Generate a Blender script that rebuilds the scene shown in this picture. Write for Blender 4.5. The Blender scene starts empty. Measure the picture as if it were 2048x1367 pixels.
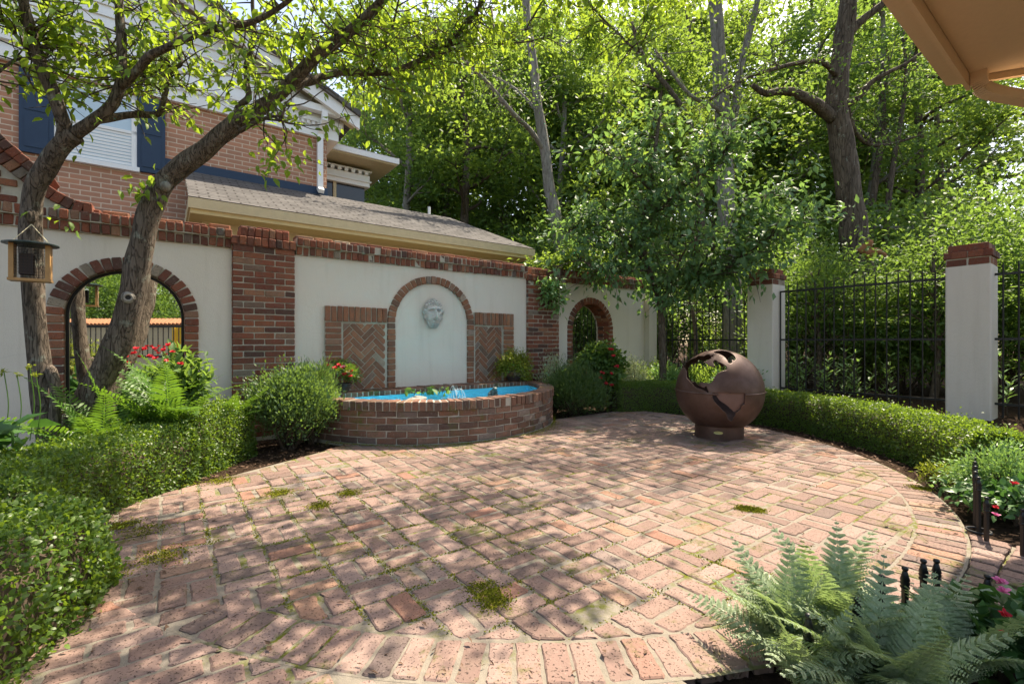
import bpy, math, random
import numpy as np
from mathutils import Vector

rng = np.random.default_rng(11)
random.seed(5)
sc = bpy.context.scene
COL = sc.collection
F, H = 932.0, 1.05                      # focal length (photo pixels) and eye height
A = np.array([.8028, .5962, 0.]); N = np.array([.5962, -.8028, 0.]); UP = np.array([0., 0., 1.])
O = np.array([-3.0, 5.0, 0.]) - .05 * N  # garden wall face: s along A, d out along N
SUN_AZ, SUN_EL = math.radians(41.0), math.radians(58.2)
SUN = np.array([math.sin(SUN_AZ) * math.cos(SUN_EL), math.cos(SUN_AZ) * math.cos(SUN_EL), math.sin(SUN_EL)])


def W(s, d, z=0.): return O + A * s + N * d + UP * z
def P(px, py, D): return np.array([(px - 1024) / F * D, D, H + (683 - py) / F * D])
def unit(v): v = np.asarray(v, float); return v / (np.linalg.norm(v, axis=-1, keepdims=True) + 1e-9)


# ---------------------------------------------------------------- objects
def root_loc(o):
    v = np.zeros(3)
    while o is not None:
        v += np.array(o.location); o = o.parent
    return v


def tag(o, label=None, cat=None, group=None, kind=None):
    if label: o['label'] = label
    if cat: o['category'] = cat
    if group: o['group'] = group
    if kind: o['kind'] = kind
    return o


def thing(name, label, cat, loc, group=None):
    o = bpy.data.objects.new(name, None); COL.objects.link(o)
    o.empty_display_size = .2; o.location = Vector([float(x) for x in loc])
    return tag(o, label, cat, group)


def link(name, me, parent=None):
    o = bpy.data.objects.new(name, me); COL.objects.link(o)
    if parent is not None: o.parent = parent
    return o


def clone(o, parent=None):
    c = o.copy(); COL.objects.link(c)
    if parent is not None: c.parent = parent
    for ch in list(o.children): clone(ch, c)
    return c


class MB:
    """collects faces for ONE mesh; v = a per-face random number, uv = optional per-vertex coordinates"""
    def __init__(s): s.V = []; s.Fc = []; s.v = []; s.uv = []; s.n = 0

    def add(s, V, Fc, v=None, uv=None):
        V = np.asarray(V, float).reshape(-1, 3)
        b = s.n; s.V.append(V); s.n += len(V)
        s.Fc += [tuple(i + b for i in f) for f in Fc]
        s.v.append(np.full(len(V), random.random() if v is None else v))
        s.uv.append(np.zeros((len(V), 2)) if uv is None else np.asarray(uv, float))

    def box(s, c, ax, ay, az, v=None):
        c, ax, ay, az = [np.asarray(q, float) for q in (c, ax, ay, az)]
        V = [c + i * ax + j * ay + k * az for k in (-1, 1) for j in (-1, 1) for i in (-1, 1)]
        s.add(V, [(0, 2, 3, 1), (4, 5, 7, 6), (0, 1, 5, 4), (2, 6, 7, 3), (0, 4, 6, 2), (1, 3, 7, 5)], v)

    def wb(s, s0, s1, d0, d1, z0, z1, v=None):
        """box in wall coordinates, with uv = (s or d, z)"""
        V, uv = [], []
        for z in (z0, z1):
            for d in (d0, d1):
                for q in (s0, s1): V.append(W(q, d, z)); uv.append((q + d, z))
        s.add(V, [(0, 1, 3, 2), (4, 6, 7, 5), (0, 4, 5, 1), (2, 3, 7, 6), (0, 2, 6, 4), (1, 5, 7, 3)], v, uv)

    def prism(s, poly, out, depth, ch=.004, v=None):
        """a brick: convex polygon (n,3) as its outer face rim, extruded back by depth, chamfered by ch"""
        p = np.asarray(poly, float); n = len(p); c = p.mean(0); out = np.asarray(out, float)
        d = p - c; L = np.linalg.norm(d, axis=1, keepdims=True)
        top = c + d * np.maximum(1 - ch * 1.5 / L, .5)
        V = np.concatenate([p - out * depth, p - out * ch, top])
        Fc = []
        for i in range(n):
            j = (i + 1) % n
            Fc += [(i, j, n + j, n + i), (n + i, n + j, 2 * n + j, 2 * n + i)]
        Fc.append(tuple(range(2 * n, 3 * n)))
        s.add(V, Fc, v)

    def brick(s, c, u, w, out, hu, hw, depth, jit=.003, v=None):
        c, u, w, out = [np.asarray(q, float) for q in (c, u, w, out)]
        j = lambda: rng.uniform(-jit, jit)
        P4 = [c + u * (a * hu + j()) + w * (b * hw + j()) + out * rng.uniform(-jit, jit) for a, b in ((-1, -1), (1, -1), (1, 1), (-1, 1))]
        # rounded corners
        q = []
        r = .18
        for i in range(4):
            p0, p1, p2 = P4[i - 1], P4[i], P4[(i + 1) % 4]
            k = min(hu, hw) * r
            q += [p1 + unit(p0 - p1) * k, p1 + unit(p2 - p1) * k]
        s.prism(q, out, depth, .005, v)

    def tube(s, pts, rad, n=8, cap=True, v=None, wob=0.):
        pts = np.asarray(pts, float); m = len(pts); rad = np.broadcast_to(np.asarray(rad, float), (m,))
        T = unit(np.gradient(pts, axis=0)); ref = np.array([0, 0, 1.]) if abs(T[0][2]) < .9 else np.array([1., 0, 0])
        a = unit(np.cross(T[0], ref)); V = []
        ang = np.linspace(0, 2 * np.pi, n, endpoint=False)
        ph = rng.uniform(0, 6, 3)
        for i in range(m):
            a = unit(a - T[i] * np.dot(a, T[i])); b = np.cross(T[i], a)
            rr = rad[i] * (1 + wob * (np.sin(2 * ang + ph[0] + i * .5) + .7 * np.sin(3 * ang + ph[1] - i * .8)))
            V.append(pts[i] + np.outer(np.cos(ang) * rr, a) + np.outer(np.sin(ang) * rr, b))
        Fc = [(i * n + k, i * n + (k + 1) % n, (i + 1) * n + (k + 1) % n, (i + 1) * n + k) for i in range(m - 1) for k in range(n)]
        if cap: Fc += [tuple(range(n))[::-1], tuple(range((m - 1) * n, m * n))]
        s.add(np.concatenate(V), Fc, v)

    def lathe(s, prof, c, n=16, v=None):
        c = np.asarray(c, float); ang = np.linspace(0, 2 * np.pi, n, endpoint=False)
        V = np.concatenate([np.stack([c[0] + r * np.cos(ang), c[1] + r * np.sin(ang), np.full(n, c[2] + z)], 1) for r, z in prof])
        m = len(prof)
        Fc = [(i * n + k, i * n + (k + 1) % n, (i + 1) * n + (k + 1) % n, (i + 1) * n + k) for i in range(m - 1) for k in range(n)]
        Fc += [tuple(range(n))[::-1], tuple(range((m - 1) * n, m * n))]
        s.add(V, Fc, v)

    def ball(s, c, r, n=10, v=None):
        r = np.broadcast_to(np.asarray(r, float), (3,)); c = np.asarray(c, float)
        th = np.linspace(0.05, np.pi - .05, n); ang = np.linspace(0, 2 * np.pi, n + 4, endpoint=False); k = len(ang)
        V = np.concatenate([c + np.stack([r[0] * np.sin(t) * np.cos(ang), r[1] * np.sin(t) * np.sin(ang), np.full(k, r[2] * np.cos(t))], 1) for t in th])
        Fc = [(i * k + j, (i + 1) * k + j, (i + 1) * k + (j + 1) % k, i * k + (j + 1) % k) for i in range(n - 1) for j in range(k)]
        Fc += [tuple(range(k)), tuple(range((n - 1) * k, n * k))[::-1]]
        s.add(V, Fc, v)

    def build(s, name, mat, parent=None, smooth=False, uv=False):
        V = np.concatenate(s.V) - root_loc(parent)
        me = bpy.data.meshes.new(name); me.from_pydata(V.tolist(), [], s.Fc)
        at = me.attributes.new('v', 'FLOAT', 'POINT'); at.data.foreach_set('value', np.concatenate(s.v).astype(np.float32))
        if uv:
            U = np.concatenate(s.uv); l = me.uv_layers.new(name='UVMap')
            vi = np.empty(len(me.loops), np.int32); me.loops.foreach_get('vertex_index', vi)
            l.data.foreach_set('uv', U[vi].astype(np.float32).ravel())
        if smooth: me.polygons.foreach_set('use_smooth', np.ones(len(me.polygons), bool))
        me.materials.append(mat); me.update()
        return link(name, me, parent)


def catmull(pts, k=6):
    p = np.asarray(pts, float); p = np.vstack([2 * p[0] - p[1], p, 2 * p[-1] - p[-2]]); out = []
    for i in range(1, len(p) - 2):
        for t in np.linspace(0, 1, k, endpoint=False):
            a, b, c, d = p[i - 1], p[i], p[i + 1], p[i + 2]
            out.append(.5 * (2 * b + (c - a) * t + (2 * a - 5 * b + 4 * c - d) * t * t + (3 * b - a - 3 * c + d) * t ** 3))
    out.append(p[-2]); return np.array(out)


# ---------------------------------------------------------------- leaves
TPL = {
    'quad': (np.array([(0, 0, 0), (.45, -.5, .07), (1, 0, -.06), (.45, .5, .07)]), [(0, 1, 2), (0, 2, 3)]),
    'oval': (np.array([(0, 0, 0), (.25, -.42, .05), (.7, -.38, .03), (1, 0, -.1), (.7, .38, .03), (.25, .42, .05)]), [(0, 1, 5), (1, 2, 4), (1, 4, 5), (2, 3, 4)]),
    'dog': (np.array([(0, 0, 0), (.22, -.42, .06), (.6, -.44, .04), (1, 0, -.2), (.6, .44, .04), (.22, .42, .06), (.3, 0, -.02), (.66, 0, -.07)]),
            [(0, 1, 6), (1, 2, 7, 6), (2, 3, 7), (0, 6, 5), (6, 7, 4, 5), (7, 3, 4)]),
}


def leaf_arrays(Pp, T, Nn, L, Wd, kind='quad'):
    tpl, fc = TPL[kind]
    T = unit(T); B = unit(np.cross(Nn, T)); Nn = np.cross(T, B)
    L = np.asarray(L).reshape(-1, 1, 1); Wd = np.asarray(Wd).reshape(-1, 1, 1)
    V = Pp[:, None, :] + T[:, None, :] * L * tpl[None, :, 0:1] + B[:, None, :] * Wd * tpl[None, :, 1:2] + Nn[:, None, :] * L * tpl[None, :, 2:3]
    return V


def leaf_mesh(name, V, v, kind, mat):
    tpl, fc = TPL[kind]; n, k = V.shape[:2]
    me = bpy.data.meshes.new(name)
    me.vertices.add(n * k); me.vertices.foreach_set('co', V.astype(np.float32).ravel())
    li = np.concatenate([np.array(f) for f in fc]); tot = np.array([len(f) for f in fc]); nl = len(li)
    allv = (li[None, :] + (np.arange(n) * k)[:, None]).ravel()
    me.loops.add(n * nl); me.loops.foreach_set('vertex_index', allv.astype(np.int32))
    st = np.concatenate([[0], np.cumsum(tot)[:-1]]); starts = (st[None, :] + (np.arange(n) * nl)[:, None]).ravel()
    me.polygons.add(n * len(fc)); me.polygons.foreach_set('loop_start', starts.astype(np.int32))
    at = me.attributes.new('v', 'FLOAT', 'POINT'); at.data.foreach_set('value', np.repeat(v, k).astype(np.float32))
    me.polygons.foreach_set('use_smooth', np.ones(len(me.polygons), bool))
    me.materials.append(mat); me.update(calc_edges=True); me.validate()
    return me


def rnd(n): return unit(rng.normal(size=(n, 3)))


def leaves(name, Pp, T, Nn, L, Wd, mat, parent=None, kind='quad', v=None):
    Pp = np.asarray(Pp, float)
    V = leaf_arrays(Pp - root_loc(parent), T, Nn, L, Wd, kind)
    if v is None: v = rng.random(len(Pp))
    return link(name, leaf_mesh(name, V, v, kind, mat), parent)


# ---------------------------------------------------------------- materials
class NT:
    def __init__(s, name):
        s.m = bpy.data.materials.new(name); s.m.use_nodes = True; s.t = s.m.node_tree; s.t.nodes.clear()
        s.out = s.t.nodes.new('ShaderNodeOutputMaterial')

    def n(s, typ, **kw):
        nd = s.t.nodes.new(typ)
        for k, val in kw.items():
            if k.startswith('i_'):
                key = k[2:].replace('_', ' ')
                nd.inputs[int(key) if key.isdigit() else key].default_value = val
            else: setattr(nd, k, val)
        return nd

    def l(s, a, b): s.t.links.new(a, b)

    def noise(s, vec, scale, detail=4, rough=.55, dist=0.):
        nd = s.n('ShaderNodeTexNoise'); nd.inputs['Scale'].default_value = scale; nd.inputs['Detail'].default_value = detail
        nd.inputs['Roughness'].default_value = rough; nd.inputs['Distortion'].default_value = dist
        if vec is not None: s.l(vec, nd.inputs['Vector'])
        return nd.outputs['Fac']

    def ramp(s, fac, stops, interp='LINEAR'):
        nd = s.n('ShaderNodeValToRGB'); cr = nd.color_ramp; cr.interpolation = interp
        while len(cr.elements) < len(stops): cr.elements.new(.5)
        for e, (p, c) in zip(cr.elements, stops): e.position = p; e.color = (*c, 1) if len(c) == 3 else c
        s.l(fac, nd.inputs['Fac']); return nd.outputs['Color']

    def val(s, fac, a, b, lo=0., hi=1.):
        nd = s.n('ShaderNodeMapRange'); nd.inputs[1].default_value = a; nd.inputs[2].default_value = b
        nd.inputs[3].default_value = lo; nd.inputs[4].default_value = hi; s.l(fac, nd.inputs[0]); return nd.outputs[0]

    def mix(s, fac, a, b, mode='MIX'):
        nd = s.n('ShaderNodeMix', data_type='RGBA', blend_type=mode)
        for sock, x in ((nd.inputs['Factor'], fac), (nd.inputs[6], a), (nd.inputs[7], b)):
            if isinstance(x, (int, float)): sock.default_value = x
            elif isinstance(x, tuple): sock.default_value = (*x, 1)
            else: s.l(x, sock)
        return nd.outputs[2]

    def mul(s, a, b, op='MULTIPLY'):
        nd = s.n('ShaderNodeMath', operation=op)
        for sock, x in zip(nd.inputs, (a, b)):
            if isinstance(x, (int, float)): sock.default_value = x
            else: s.l(x, sock)
        return nd.outputs[0]

    def bump(s, h, strength, dist=.01, nrm=None):
        nd = s.n('ShaderNodeBump'); nd.inputs['Strength'].default_value = strength; nd.inputs['Distance'].default_value = dist
        s.l(h, nd.inputs['Height'])
        if nrm is not None: s.l(nrm, nd.inputs['Normal'])
        return nd.outputs['Normal']

    def attr(s): return s.n('ShaderNodeAttribute', attribute_name='v').outputs['Fac']
    def obj(s): return s.n('ShaderNodeTexCoord').outputs['Object']
    def pos(s): return s.n('ShaderNodeNewGeometry').outputs['Position']

    def scaled(s, vec, sc_):
        nd = s.n('ShaderNodeMapping'); nd.inputs['Scale'].default_value = sc_; s.l(vec, nd.inputs['Vector']); return nd.outputs[0]

    def bsdf(s, col, rough=.8, nrm=None, metal=0., spec=.3, done=True):
        b = s.n('ShaderNodeBsdfPrincipled')
        for key, x in (('Base Color', col), ('Roughness', rough), ('Metallic', metal), ('Specular IOR Level', spec)):
            if isinstance(x, (int, float)): b.inputs[key].default_value = x
            elif isinstance(x, tuple): b.inputs[key].default_value = (*x, 1)
            else: s.l(x, b.inputs[key])
        if nrm is not None: s.l(nrm, b.inputs['Normal'])
        if done: s.l(b.outputs[0], s.out.inputs['Surface'])
        return b


def m_plain(name, col, rough=.6, metal=0., bump=.0, scale=40., var=.12, spec=.3):
    t = NT(name); p = t.pos(); f = t.noise(p, scale * .25, 5)
    c = t.mix(f, tuple(x * (1 - var) for x in col), tuple(min(1, x * (1 + var)) for x in col))
    t.bsdf(c, rough, t.bump(t.noise(p, scale, 5), bump, .004) if bump else None, metal, spec); return t.m


def m_leaf(name, dark, light, trans, tf=.45, rough=.45, spec=.25):
    t = NT(name); a = t.attr(); c = t.mix(a, dark, light)
    b = t.bsdf(c, rough, None, 0., spec, done=False)
    tr = t.n('ShaderNodeBsdfTranslucent'); t.l(t.mix(a, tuple(x * .75 for x in trans), trans), tr.inputs['Color'])
    mx = t.n('ShaderNodeMixShader'); mx.inputs[0].default_value = tf
    t.l(b.outputs[0], mx.inputs[1]); t.l(tr.outputs[0], mx.inputs[2]); t.l(mx.outputs[0], t.out.inputs['Surface'])
    return t.m


def m_brick(name, stops, dirt=(.10, .09, .075), moss=0., pit=.5, speck=(.5, .42, .36), eff=.45):
    t = NT(name); a = t.attr(); p = t.pos()
    c = t.ramp(a, stops)
    f = t.noise(p, 16, 6, .65); c = t.mix(t.val(f, .35, .7, 0, .45), c, dirt)
    g = t.noise(p, 60, 4, .7); c = t.mix(t.val(g, .58, .74, 0, eff), c, speck)
    pits = t.noise(p, 110, 3, .6); pm = t.val(pits, .60, .66); c = t.mix(t.mul(pm, .75), c, tuple(x * .35 for x in dirt))
    if moss:
        ms = t.noise(p, 2.6, 6, .7); mf = t.noise(p, 30, 4, .7)
        m1 = t.mul(t.val(ms, .60 - moss * .1, .70 - moss * .1), t.val(mf, .40, .56)); c = t.mix(m1, c, (.085, .095, .018))
    h = t.mul(t.mul(f, .6), t.mul(pm, -.8), 'ADD')
    t.bsdf(c, .85, t.bump(h, pit, .006), 0, .2); return t.m


def m_bark(name, c1, c2, c3, lichen=.0, scale=14., bump=.9):
    t = NT(name); p = t.pos(); q0 = t.scaled(p, (1, 1, .16)); wn = t.n('ShaderNodeTexNoise'); wn.inputs['Scale'].default_value = scale * .8; wn.inputs['Detail'].default_value = 4; t.l(q0, wn.inputs['Vector'])
    ad = t.n('ShaderNodeMix', data_type='VECTOR'); ad.inputs['Factor'].default_value = .09; t.l(q0, ad.inputs[4]); t.l(wn.outputs['Color'], ad.inputs[5]); q = ad.outputs[1]
    w = t.noise(q, scale, 6, .7, .5)
    vo = t.n('ShaderNodeTexVoronoi', feature='DISTANCE_TO_EDGE'); vo.inputs['Scale'].default_value = scale * 1.7; t.l(q, vo.inputs['Vector'])
    crack = t.mul(t.val(vo.outputs['Distance'], 0., .22), t.val(t.noise(q, scale * 3, 4, .7), .3, .6, .35, 1.), 'ADD'); crack = t.val(crack, .3, 1.2)
    c = t.mix(t.val(w, .35, .68), c1, c2); c = t.mix(t.mul(crack, 1.), c3, c)
    if lichen:
        l1 = t.val(t.noise(p, 9, 5, .7), .62 - lichen * .1, .7); c = t.mix(t.mul(l1, .6), c, (.30, .33, .27))
    h = t.mul(t.mul(w, .5), crack, 'ADD'); t.bsdf(c, .9, t.bump(h, bump, .02), 0, .15); return t.m


RED = [(0., (.075, .038, .032)), (.15, (.135, .045, .032)), (.38, (.20, .057, .034)), (.62, (.25, .075, .042)), (.82, (.28, .098, .052)), (.92, (.31, .15, .09)), (.965, (.12, .095, .085)), (1., (.36, .29, .22))]
PAV = [(0., (.155, .122, .115)), (.10, (.23, .155, .132)), (.3, (.29, .193, .162)), (.6, (.335, .232, .196)), (.84, (.375, .272, .235)), (.91, (.36, .225, .155)), (.955, (.325, .165, .12)), (1., (.265, .235, .22))]
M = {}
M['wall_brick'] = m_brick('aged red brick', RED, eff=.35)
M['pit_brick'] = m_brick('basin brick', [(0., (.10, .06, .05)), (.25, (.17, .085, .058)), (.6, (.22, .105, .07)), (.85, (.27, .145, .10)), (.95, (.16, .115, .10)), (1., (.34, .25, .2))], moss=.45, pit=.9)
M['niche_brick'] = m_brick('panel brick', [(0., (.15, .085, .06)), (.2, (.24, .10, .058)), (.6, (.31, .125, .068)), (.85, (.36, .165, .09)), (.95, (.20, .15, .13)), (1., (.44, .33, .25))], eff=.35)
PAV = [(a_, tuple(x_ * k_ for x_, k_ in zip(c_, (.80, .765, .76)))) for a_, c_ in PAV]
M['paver'] = m_brick('worn paving brick', PAV, dirt=(.15, .11, .085), moss=.55, pit=1., speck=(.34, .27, .22), eff=.5)
t = NT('mossy mortar'); p = t.pos(); f = t.noise(p, 25, 6, .7)
c = t.mix(f, (.14, .122, .098), (.285, .25, .205)); g = t.noise(p, 1.5, 5, .65); g2 = t.noise(p, 22, 5, .7)
c = t.mix(t.mul(t.val(g, .50, .60), t.val(g2, .40, .55)), c, (.10, .11, .014))
t.bsdf(c, .95, t.bump(f, .8, .01), 0, .1); M['joint'] = t.m
M['mortar'] = m_plain('wall mortar', (.42, .39, .33), .95, 0, .5, 90, .25)
t = NT('stucco'); p = t.pos(); f = t.noise(t.scaled(p, (1, 1, .6)), 2.2, 6, .6); g = t.noise(p, 140, 3)
st = t.noise(t.scaled(p, (4, 4, .35)), 2.5, 5, .6)
c = t.mix(f, (.605, .552, .49), (.69, .635, .57)); c = t.mix(t.val(st, .52, .78, 0, .5), c, (.53, .475, .41)); hz = t.n('ShaderNodeSeparateXYZ'); t.l(p, hz.inputs[0]); c = t.mix(t.mul(t.val(hz.outputs['Z'], .5, .0, 0, .7), t.val(f, .35, .6)), c, (.40, .37, .29)); cr = t.n('ShaderNodeTexVoronoi', feature='DISTANCE_TO_EDGE'); cr.inputs['Scale'].default_value = 1.3; t.l(t.mix(.25, p, t.n('ShaderNodeTexNoise', i_Scale=3.).outputs['Color']), cr.inputs['Vector']); c = t.mix(t.val(cr.outputs['Distance'], .004, .0, 0, .10), c, (.36, .33, .29))
tw = t.noise(p, 9, 4, .6, 1.5); t.bsdf(c, .9, t.bump(t.mul(t.mul(g, f, 'ADD'), tw, 'ADD'), .5, .006), 0, .15); M['stucco'] = t.m
t = NT('soil and mulch'); p = t.pos(); f = t.noise(p, 18, 8, .75); g = t.noise(p, 70, 5, .7)
c = t.ramp(f, [(.3, (.022, .015, .010)), (.55, (.06, .038, .026)), (.75, (.13, .09, .06))]); t.bsdf(c, 1., t.bump(t.mul(f, g, 'ADD'), 1., .03), 0, .05); M['soil'] = t.m
M['mulch'] = m_plain('bark mulch', (.11, .065, .042), .95, 0, .3, 60, .4)
M['iron'] = m_plain('black iron', (.012, .012, .013), .42, .3, .15, 90, .2, .5)
t = NT('rusted steel'); p = t.obj(); f = t.noise(p, 5, 6, .6); g = t.noise(p, 55, 4, .7)
c = t.ramp(f, [(.3, (.062, .032, .024)), (.5, (.092, .050, .038)), (.7, (.125, .075, .064))]); c = t.mix(t.val(g, .6, .75, 0, .4), c, (.13, .055, .024))
t.bsdf(c, t.val(f, .3, .7, .58, .42), t.bump(g, .12, .003), .35, .4); M['rust'] = t.m
M['rust_lit'] = m_plain('lit rust inner plate', (.17, .10, .085), .7, .2, .1, 40, .25)  # rust raised in tone to imitate the lit inside of the globe
M['cream'] = m_plain('cream paint', (.62, .50, .27), .6, 0, .1, 60, .1)
M['trim'] = m_plain('tan trim paint', (.55, .47, .30), .6, 0, .2, 50, .16)
M['white'] = m_plain('white paint', (.78, .79, .78), .5, 0, .05, 40, .05)
M['navy'] = m_plain('navy paint', (.022, .045, .085), .5, 0, .05, 40, .12)
M['soffit'] = m_plain('tan soffit paint', (.66, .49, .33), .65, 0, .35, 120, .07)
M['glass'] = m_plain('window blinds behind glass', (.45, .58, .66), .15, 0, 0, 5, .12, .6)
M['dark'] = m_plain('dark glass', (.02, .02, .022), .12, 0, 0, 5, .1, .6)
t = NT('mirror glass'); t.bsdf((.86, .88, .87), .012, None, 1., .5); M['mirror'] = t.m
t = NT('house brick'); uv = t.n('ShaderNodeUVMap').outputs[0]; b = t.n('ShaderNodeTexBrick'); t.l(uv, b.inputs['Vector'])
b.inputs['Scale'].default_value = 1.; b.inputs['Brick Width'].default_value = .21; b.inputs['Row Height'].default_value = .0685; b.inputs['Mortar Size'].default_value = .007
b.inputs['Mortar Smooth'].default_value = .3; b.inputs['Bias'].default_value = .1
b.inputs['Color1'].default_value = (.50, .235, .145, 1); b.inputs['Color2'].default_value = (.38, .195, .13, 1); b.inputs['Mortar'].default_value = (.62, .51, .39, 1)
c = t.mix(t.val(t.noise(t.pos(), 8, 6, .7), .3, .75, 0, .4), b.outputs['Color'], (.36, .2, .13)); t.bsdf(c, .9, t.bump(b.outputs['Fac'], -.5, .006), 0, .15); M['house_brick'] = t.m
t = NT('shingles'); uv = t.n('ShaderNodeUVMap').outputs[0]; b = t.n('ShaderNodeTexBrick'); t.l(uv, b.inputs['Vector'])
b.inputs['Scale'].default_value = 1.; b.inputs['Brick Width'].default_value = .22; b.inputs['Row Height'].default_value = .10; b.inputs['Mortar Size'].default_value = .012
b.inputs['Color1'].default_value = (.12, .114, .11, 1); b.inputs['Color2'].default_value = (.075, .072, .07, 1); b.inputs['Mortar'].default_value = (.035, .032, .03, 1)
c = t.mix(t.val(t.noise(t.pos(), 3, 6, .7), .4, .7, 0, .5), b.outputs['Color'], (.155, .147, .14)); t.bsdf(c, .95, t.bump(b.outputs['Fac'], -.8, .012), 0, .1); M['shingle'] = t.m
M['bark'] = m_bark('dogwood bark', (.085, .066, .05), (.175, .14, .112), (.022, .017, .013), .45, 24)
M['bark_grey'] = m_bark('pale grey bark', (.16, .145, .125), (.30, .28, .25), (.07, .06, .05), .4, 14, .6)
M['bark_oak'] = m_bark('furrowed brown bark', (.075, .055, .04), (.17, .13, .10), (.025, .018, .014), .15, 12)
M['wound'] = m_plain('torn orange wood', (.30, .12, .05), .9, 0, .6, 30, .4)
M['twig'] = m_plain('twigs', (.07, .05, .035), .9, 0, .2, 50, .3)
M['dog_leaf'] = m_leaf('dogwood leaves', (.06, .13, .02), (.12, .22, .035), (.45, .62, .055), .46, .5)
M['wood_leaf'] = m_leaf('woodland leaves', (.05, .11, .028), (.13, .22, .07), (.27, .43, .065), .45, .55)
M['wood_leaf_yellow'] = m_leaf('yellowish woodland leaves', (.055, .12, .028), (.145, .24, .06), (.33, .48, .065), .46, .55)  # yellower leaf tone, mixed in among the trees
M['blue_leaf'] = m_leaf('corner tree leaves', (.055, .13, .055), (.15, .27, .13), (.25, .43, .09), .40, .5, .3)
M['box_leaf'] = m_leaf('boxwood leaves', (.035, .085, .013), (.12, .20, .035), (.30, .46, .04), .40, .42, .4)
M['box_dark'] = m_leaf('shrub leaves', (.035, .08, .025), (.11, .19, .07), (.22, .36, .06), .36, .42, .4)
M['gold_leaf'] = m_leaf('golden shrub leaves', (.12, .17, .02), (.30, .32, .05), (.35, .42, .04), .35)
M['fern'] = m_leaf('sword fern fronds', (.035, .095, .014), (.09, .19, .03), (.20, .38, .035), .36, .42, .35)
M['silver_fern'] = m_leaf('painted fern fronds', (.13, .21, .10), (.38, .45, .30), (.36, .50, .15), .32, .45, .35)
M['laurel'] = m_leaf('laurel leaves', (.09, .20, .06), (.24, .40, .17), (.30, .50, .10), .36, .4, .4)
M['impatiens'] = m_leaf('impatiens leaves', (.035, .10, .025), (.07, .16, .045), (.1, .25, .04), .25, .4, .4)
M['red'] = m_leaf('red petals', (.55, .015, .03), (.75, .05, .07), (.7, .03, .05), .3, .5)
M['pink'] = m_leaf('pink petals', (.65, .10, .28), (.8, .25, .45), (.7, .2, .35), .3, .5)
M['cream_petal'] = m_leaf('pale variegated leaves', (.30, .36, .2), (.55, .58, .38), (.4, .45, .2), .3, .5)
M['wood'] = m_plain('varnished pine', (.36, .20, .08), .5, 0, .2, 60, .25)
M['green_metal'] = m_plain('dark green plastic', (.012, .03, .028), .45, 0, 0, 40, .1, .5)
M['blue'] = m_plain('blue pool paint', (.05, .60, .80), .45, 0, 0, 6, .08, .4)
M['stone'] = m_plain('carved stone', (.52, .52, .50), .8, 0, .25, 60, .3)
M['grey_stone'] = m_plain('mottled stone', (.24, .23, .2), .8, 0, .4, 60, .5)
M['copper'] = m_plain('verdigris bronze', (.12, .16, .15), .5, .3, .2, 60, .4)
M['pot'] = m_plain('dark clay pot', (.05, .035, .03), .7, 0, .2, 40, .3)
M['brass'] = m_plain('brass plate', (.45, .42, .18), .4, .6, 0, 40, .2)
M['tan_wall'] = m_plain('tan render', (.52, .42, .27), .85, 0, .2, 30, .12)
M['tile'] = m_plain('terracotta tile', (.38, .17, .09), .8, 0, .3, 40, .4)
M['yellow'] = m_plain('yellow paint', (.75, .42, .02), .5)
M['moss'] = m_plain('moss', (.17, .175, .018), 1., 0, 1., 120, .5, .05)
t = NT('fountain water'); p = t.pos(); g = t.n('ShaderNodeBsdfGlass'); g.inputs['Roughness'].default_value = .02; g.inputs['IOR'].default_value = 1.2; g.inputs['Color'].default_value = (.95, .99, 1, 1)
t.l(t.bump(t.noise(p, 14, 3), .35, .02), g.inputs['Normal']); t.l(g.outputs[0], t.out.inputs['Surface']); M['water'] = t.m
t = NT('falling water'); b = t.bsdf((.85, .9, .93), .1, None, 0, .5, done=False); tr = t.n('ShaderNodeBsdfTransparent'); mx = t.n('ShaderNodeMixShader'); mx.inputs[0].default_value = .55
t.l(tr.outputs[0], mx.inputs[1]); t.l(b.outputs[0], mx.inputs[2]); t.l(mx.outputs[0], t.out.inputs['Surface']); M['spray'] = t.m
SUN_E, SKY_S, EXPO = 4.3, .135, 1.52

# ================================================================ setting: ground, patio, path
def ground_z(x, y):
    s = (x - O[0]) * A[0] + (y - O[1]) * A[1]; d = (x - O[0]) * N[0] + (y - O[1]) * N[1]
    k = np.clip((s - 6.55) / .6, 0, 1) * np.clip((y - 1) / 2, 0, 1)
    return -.035 + .16 * k * k * (3 - 2 * k)


gx = np.concatenate([np.linspace(-160, -14, 14), np.linspace(-12, 14, 105), np.linspace(16, 160, 14)])
gy = np.concatenate([np.linspace(-120, -14, 12), np.linspace(-12, 14, 105), np.linspace(16, 200, 16)])
X, Y = np.meshgrid(gx, gy)
Z = ground_z(X, Y) + np.where((abs(X) < 13) & (abs(Y) < 13), .012 * np.sin(X * 7.1 + 2 * np.sin(Y * 3)) * np.sin(Y * 6.3), 0)
b = MB(); nx = len(gx)
b.add(np.stack([X, Y, Z], -1).reshape(-1, 3), [(j * nx + i, j * nx + i + 1, (j + 1) * nx + i + 1, (j + 1) * nx + i) for j in range(len(gy) - 1) for i in range(nx - 1)])
tag(b.build('ground', M['soil'], None, True), kind='structure')

CS, CD, RI, RO, BC, BR = 2.22, 2.20, 2.96, 3.17, 2.35, 1.7   # patio circle, its border ring, basin centre and radius


def clip(poly, nrm, off):
    """keep the part of a 2-D convex polygon where p.nrm <= off"""
    out = []
    for i in range(len(poly)):
        p, q = poly[i - 1], poly[i]; a, c = np.dot(p, nrm) - off, np.dot(q, nrm) - off
        if (a > 0) != (c > 0): out.append(p + (q - p) * a / (a - c))
        if c <= 0: out.append(q)
    return out


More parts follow.
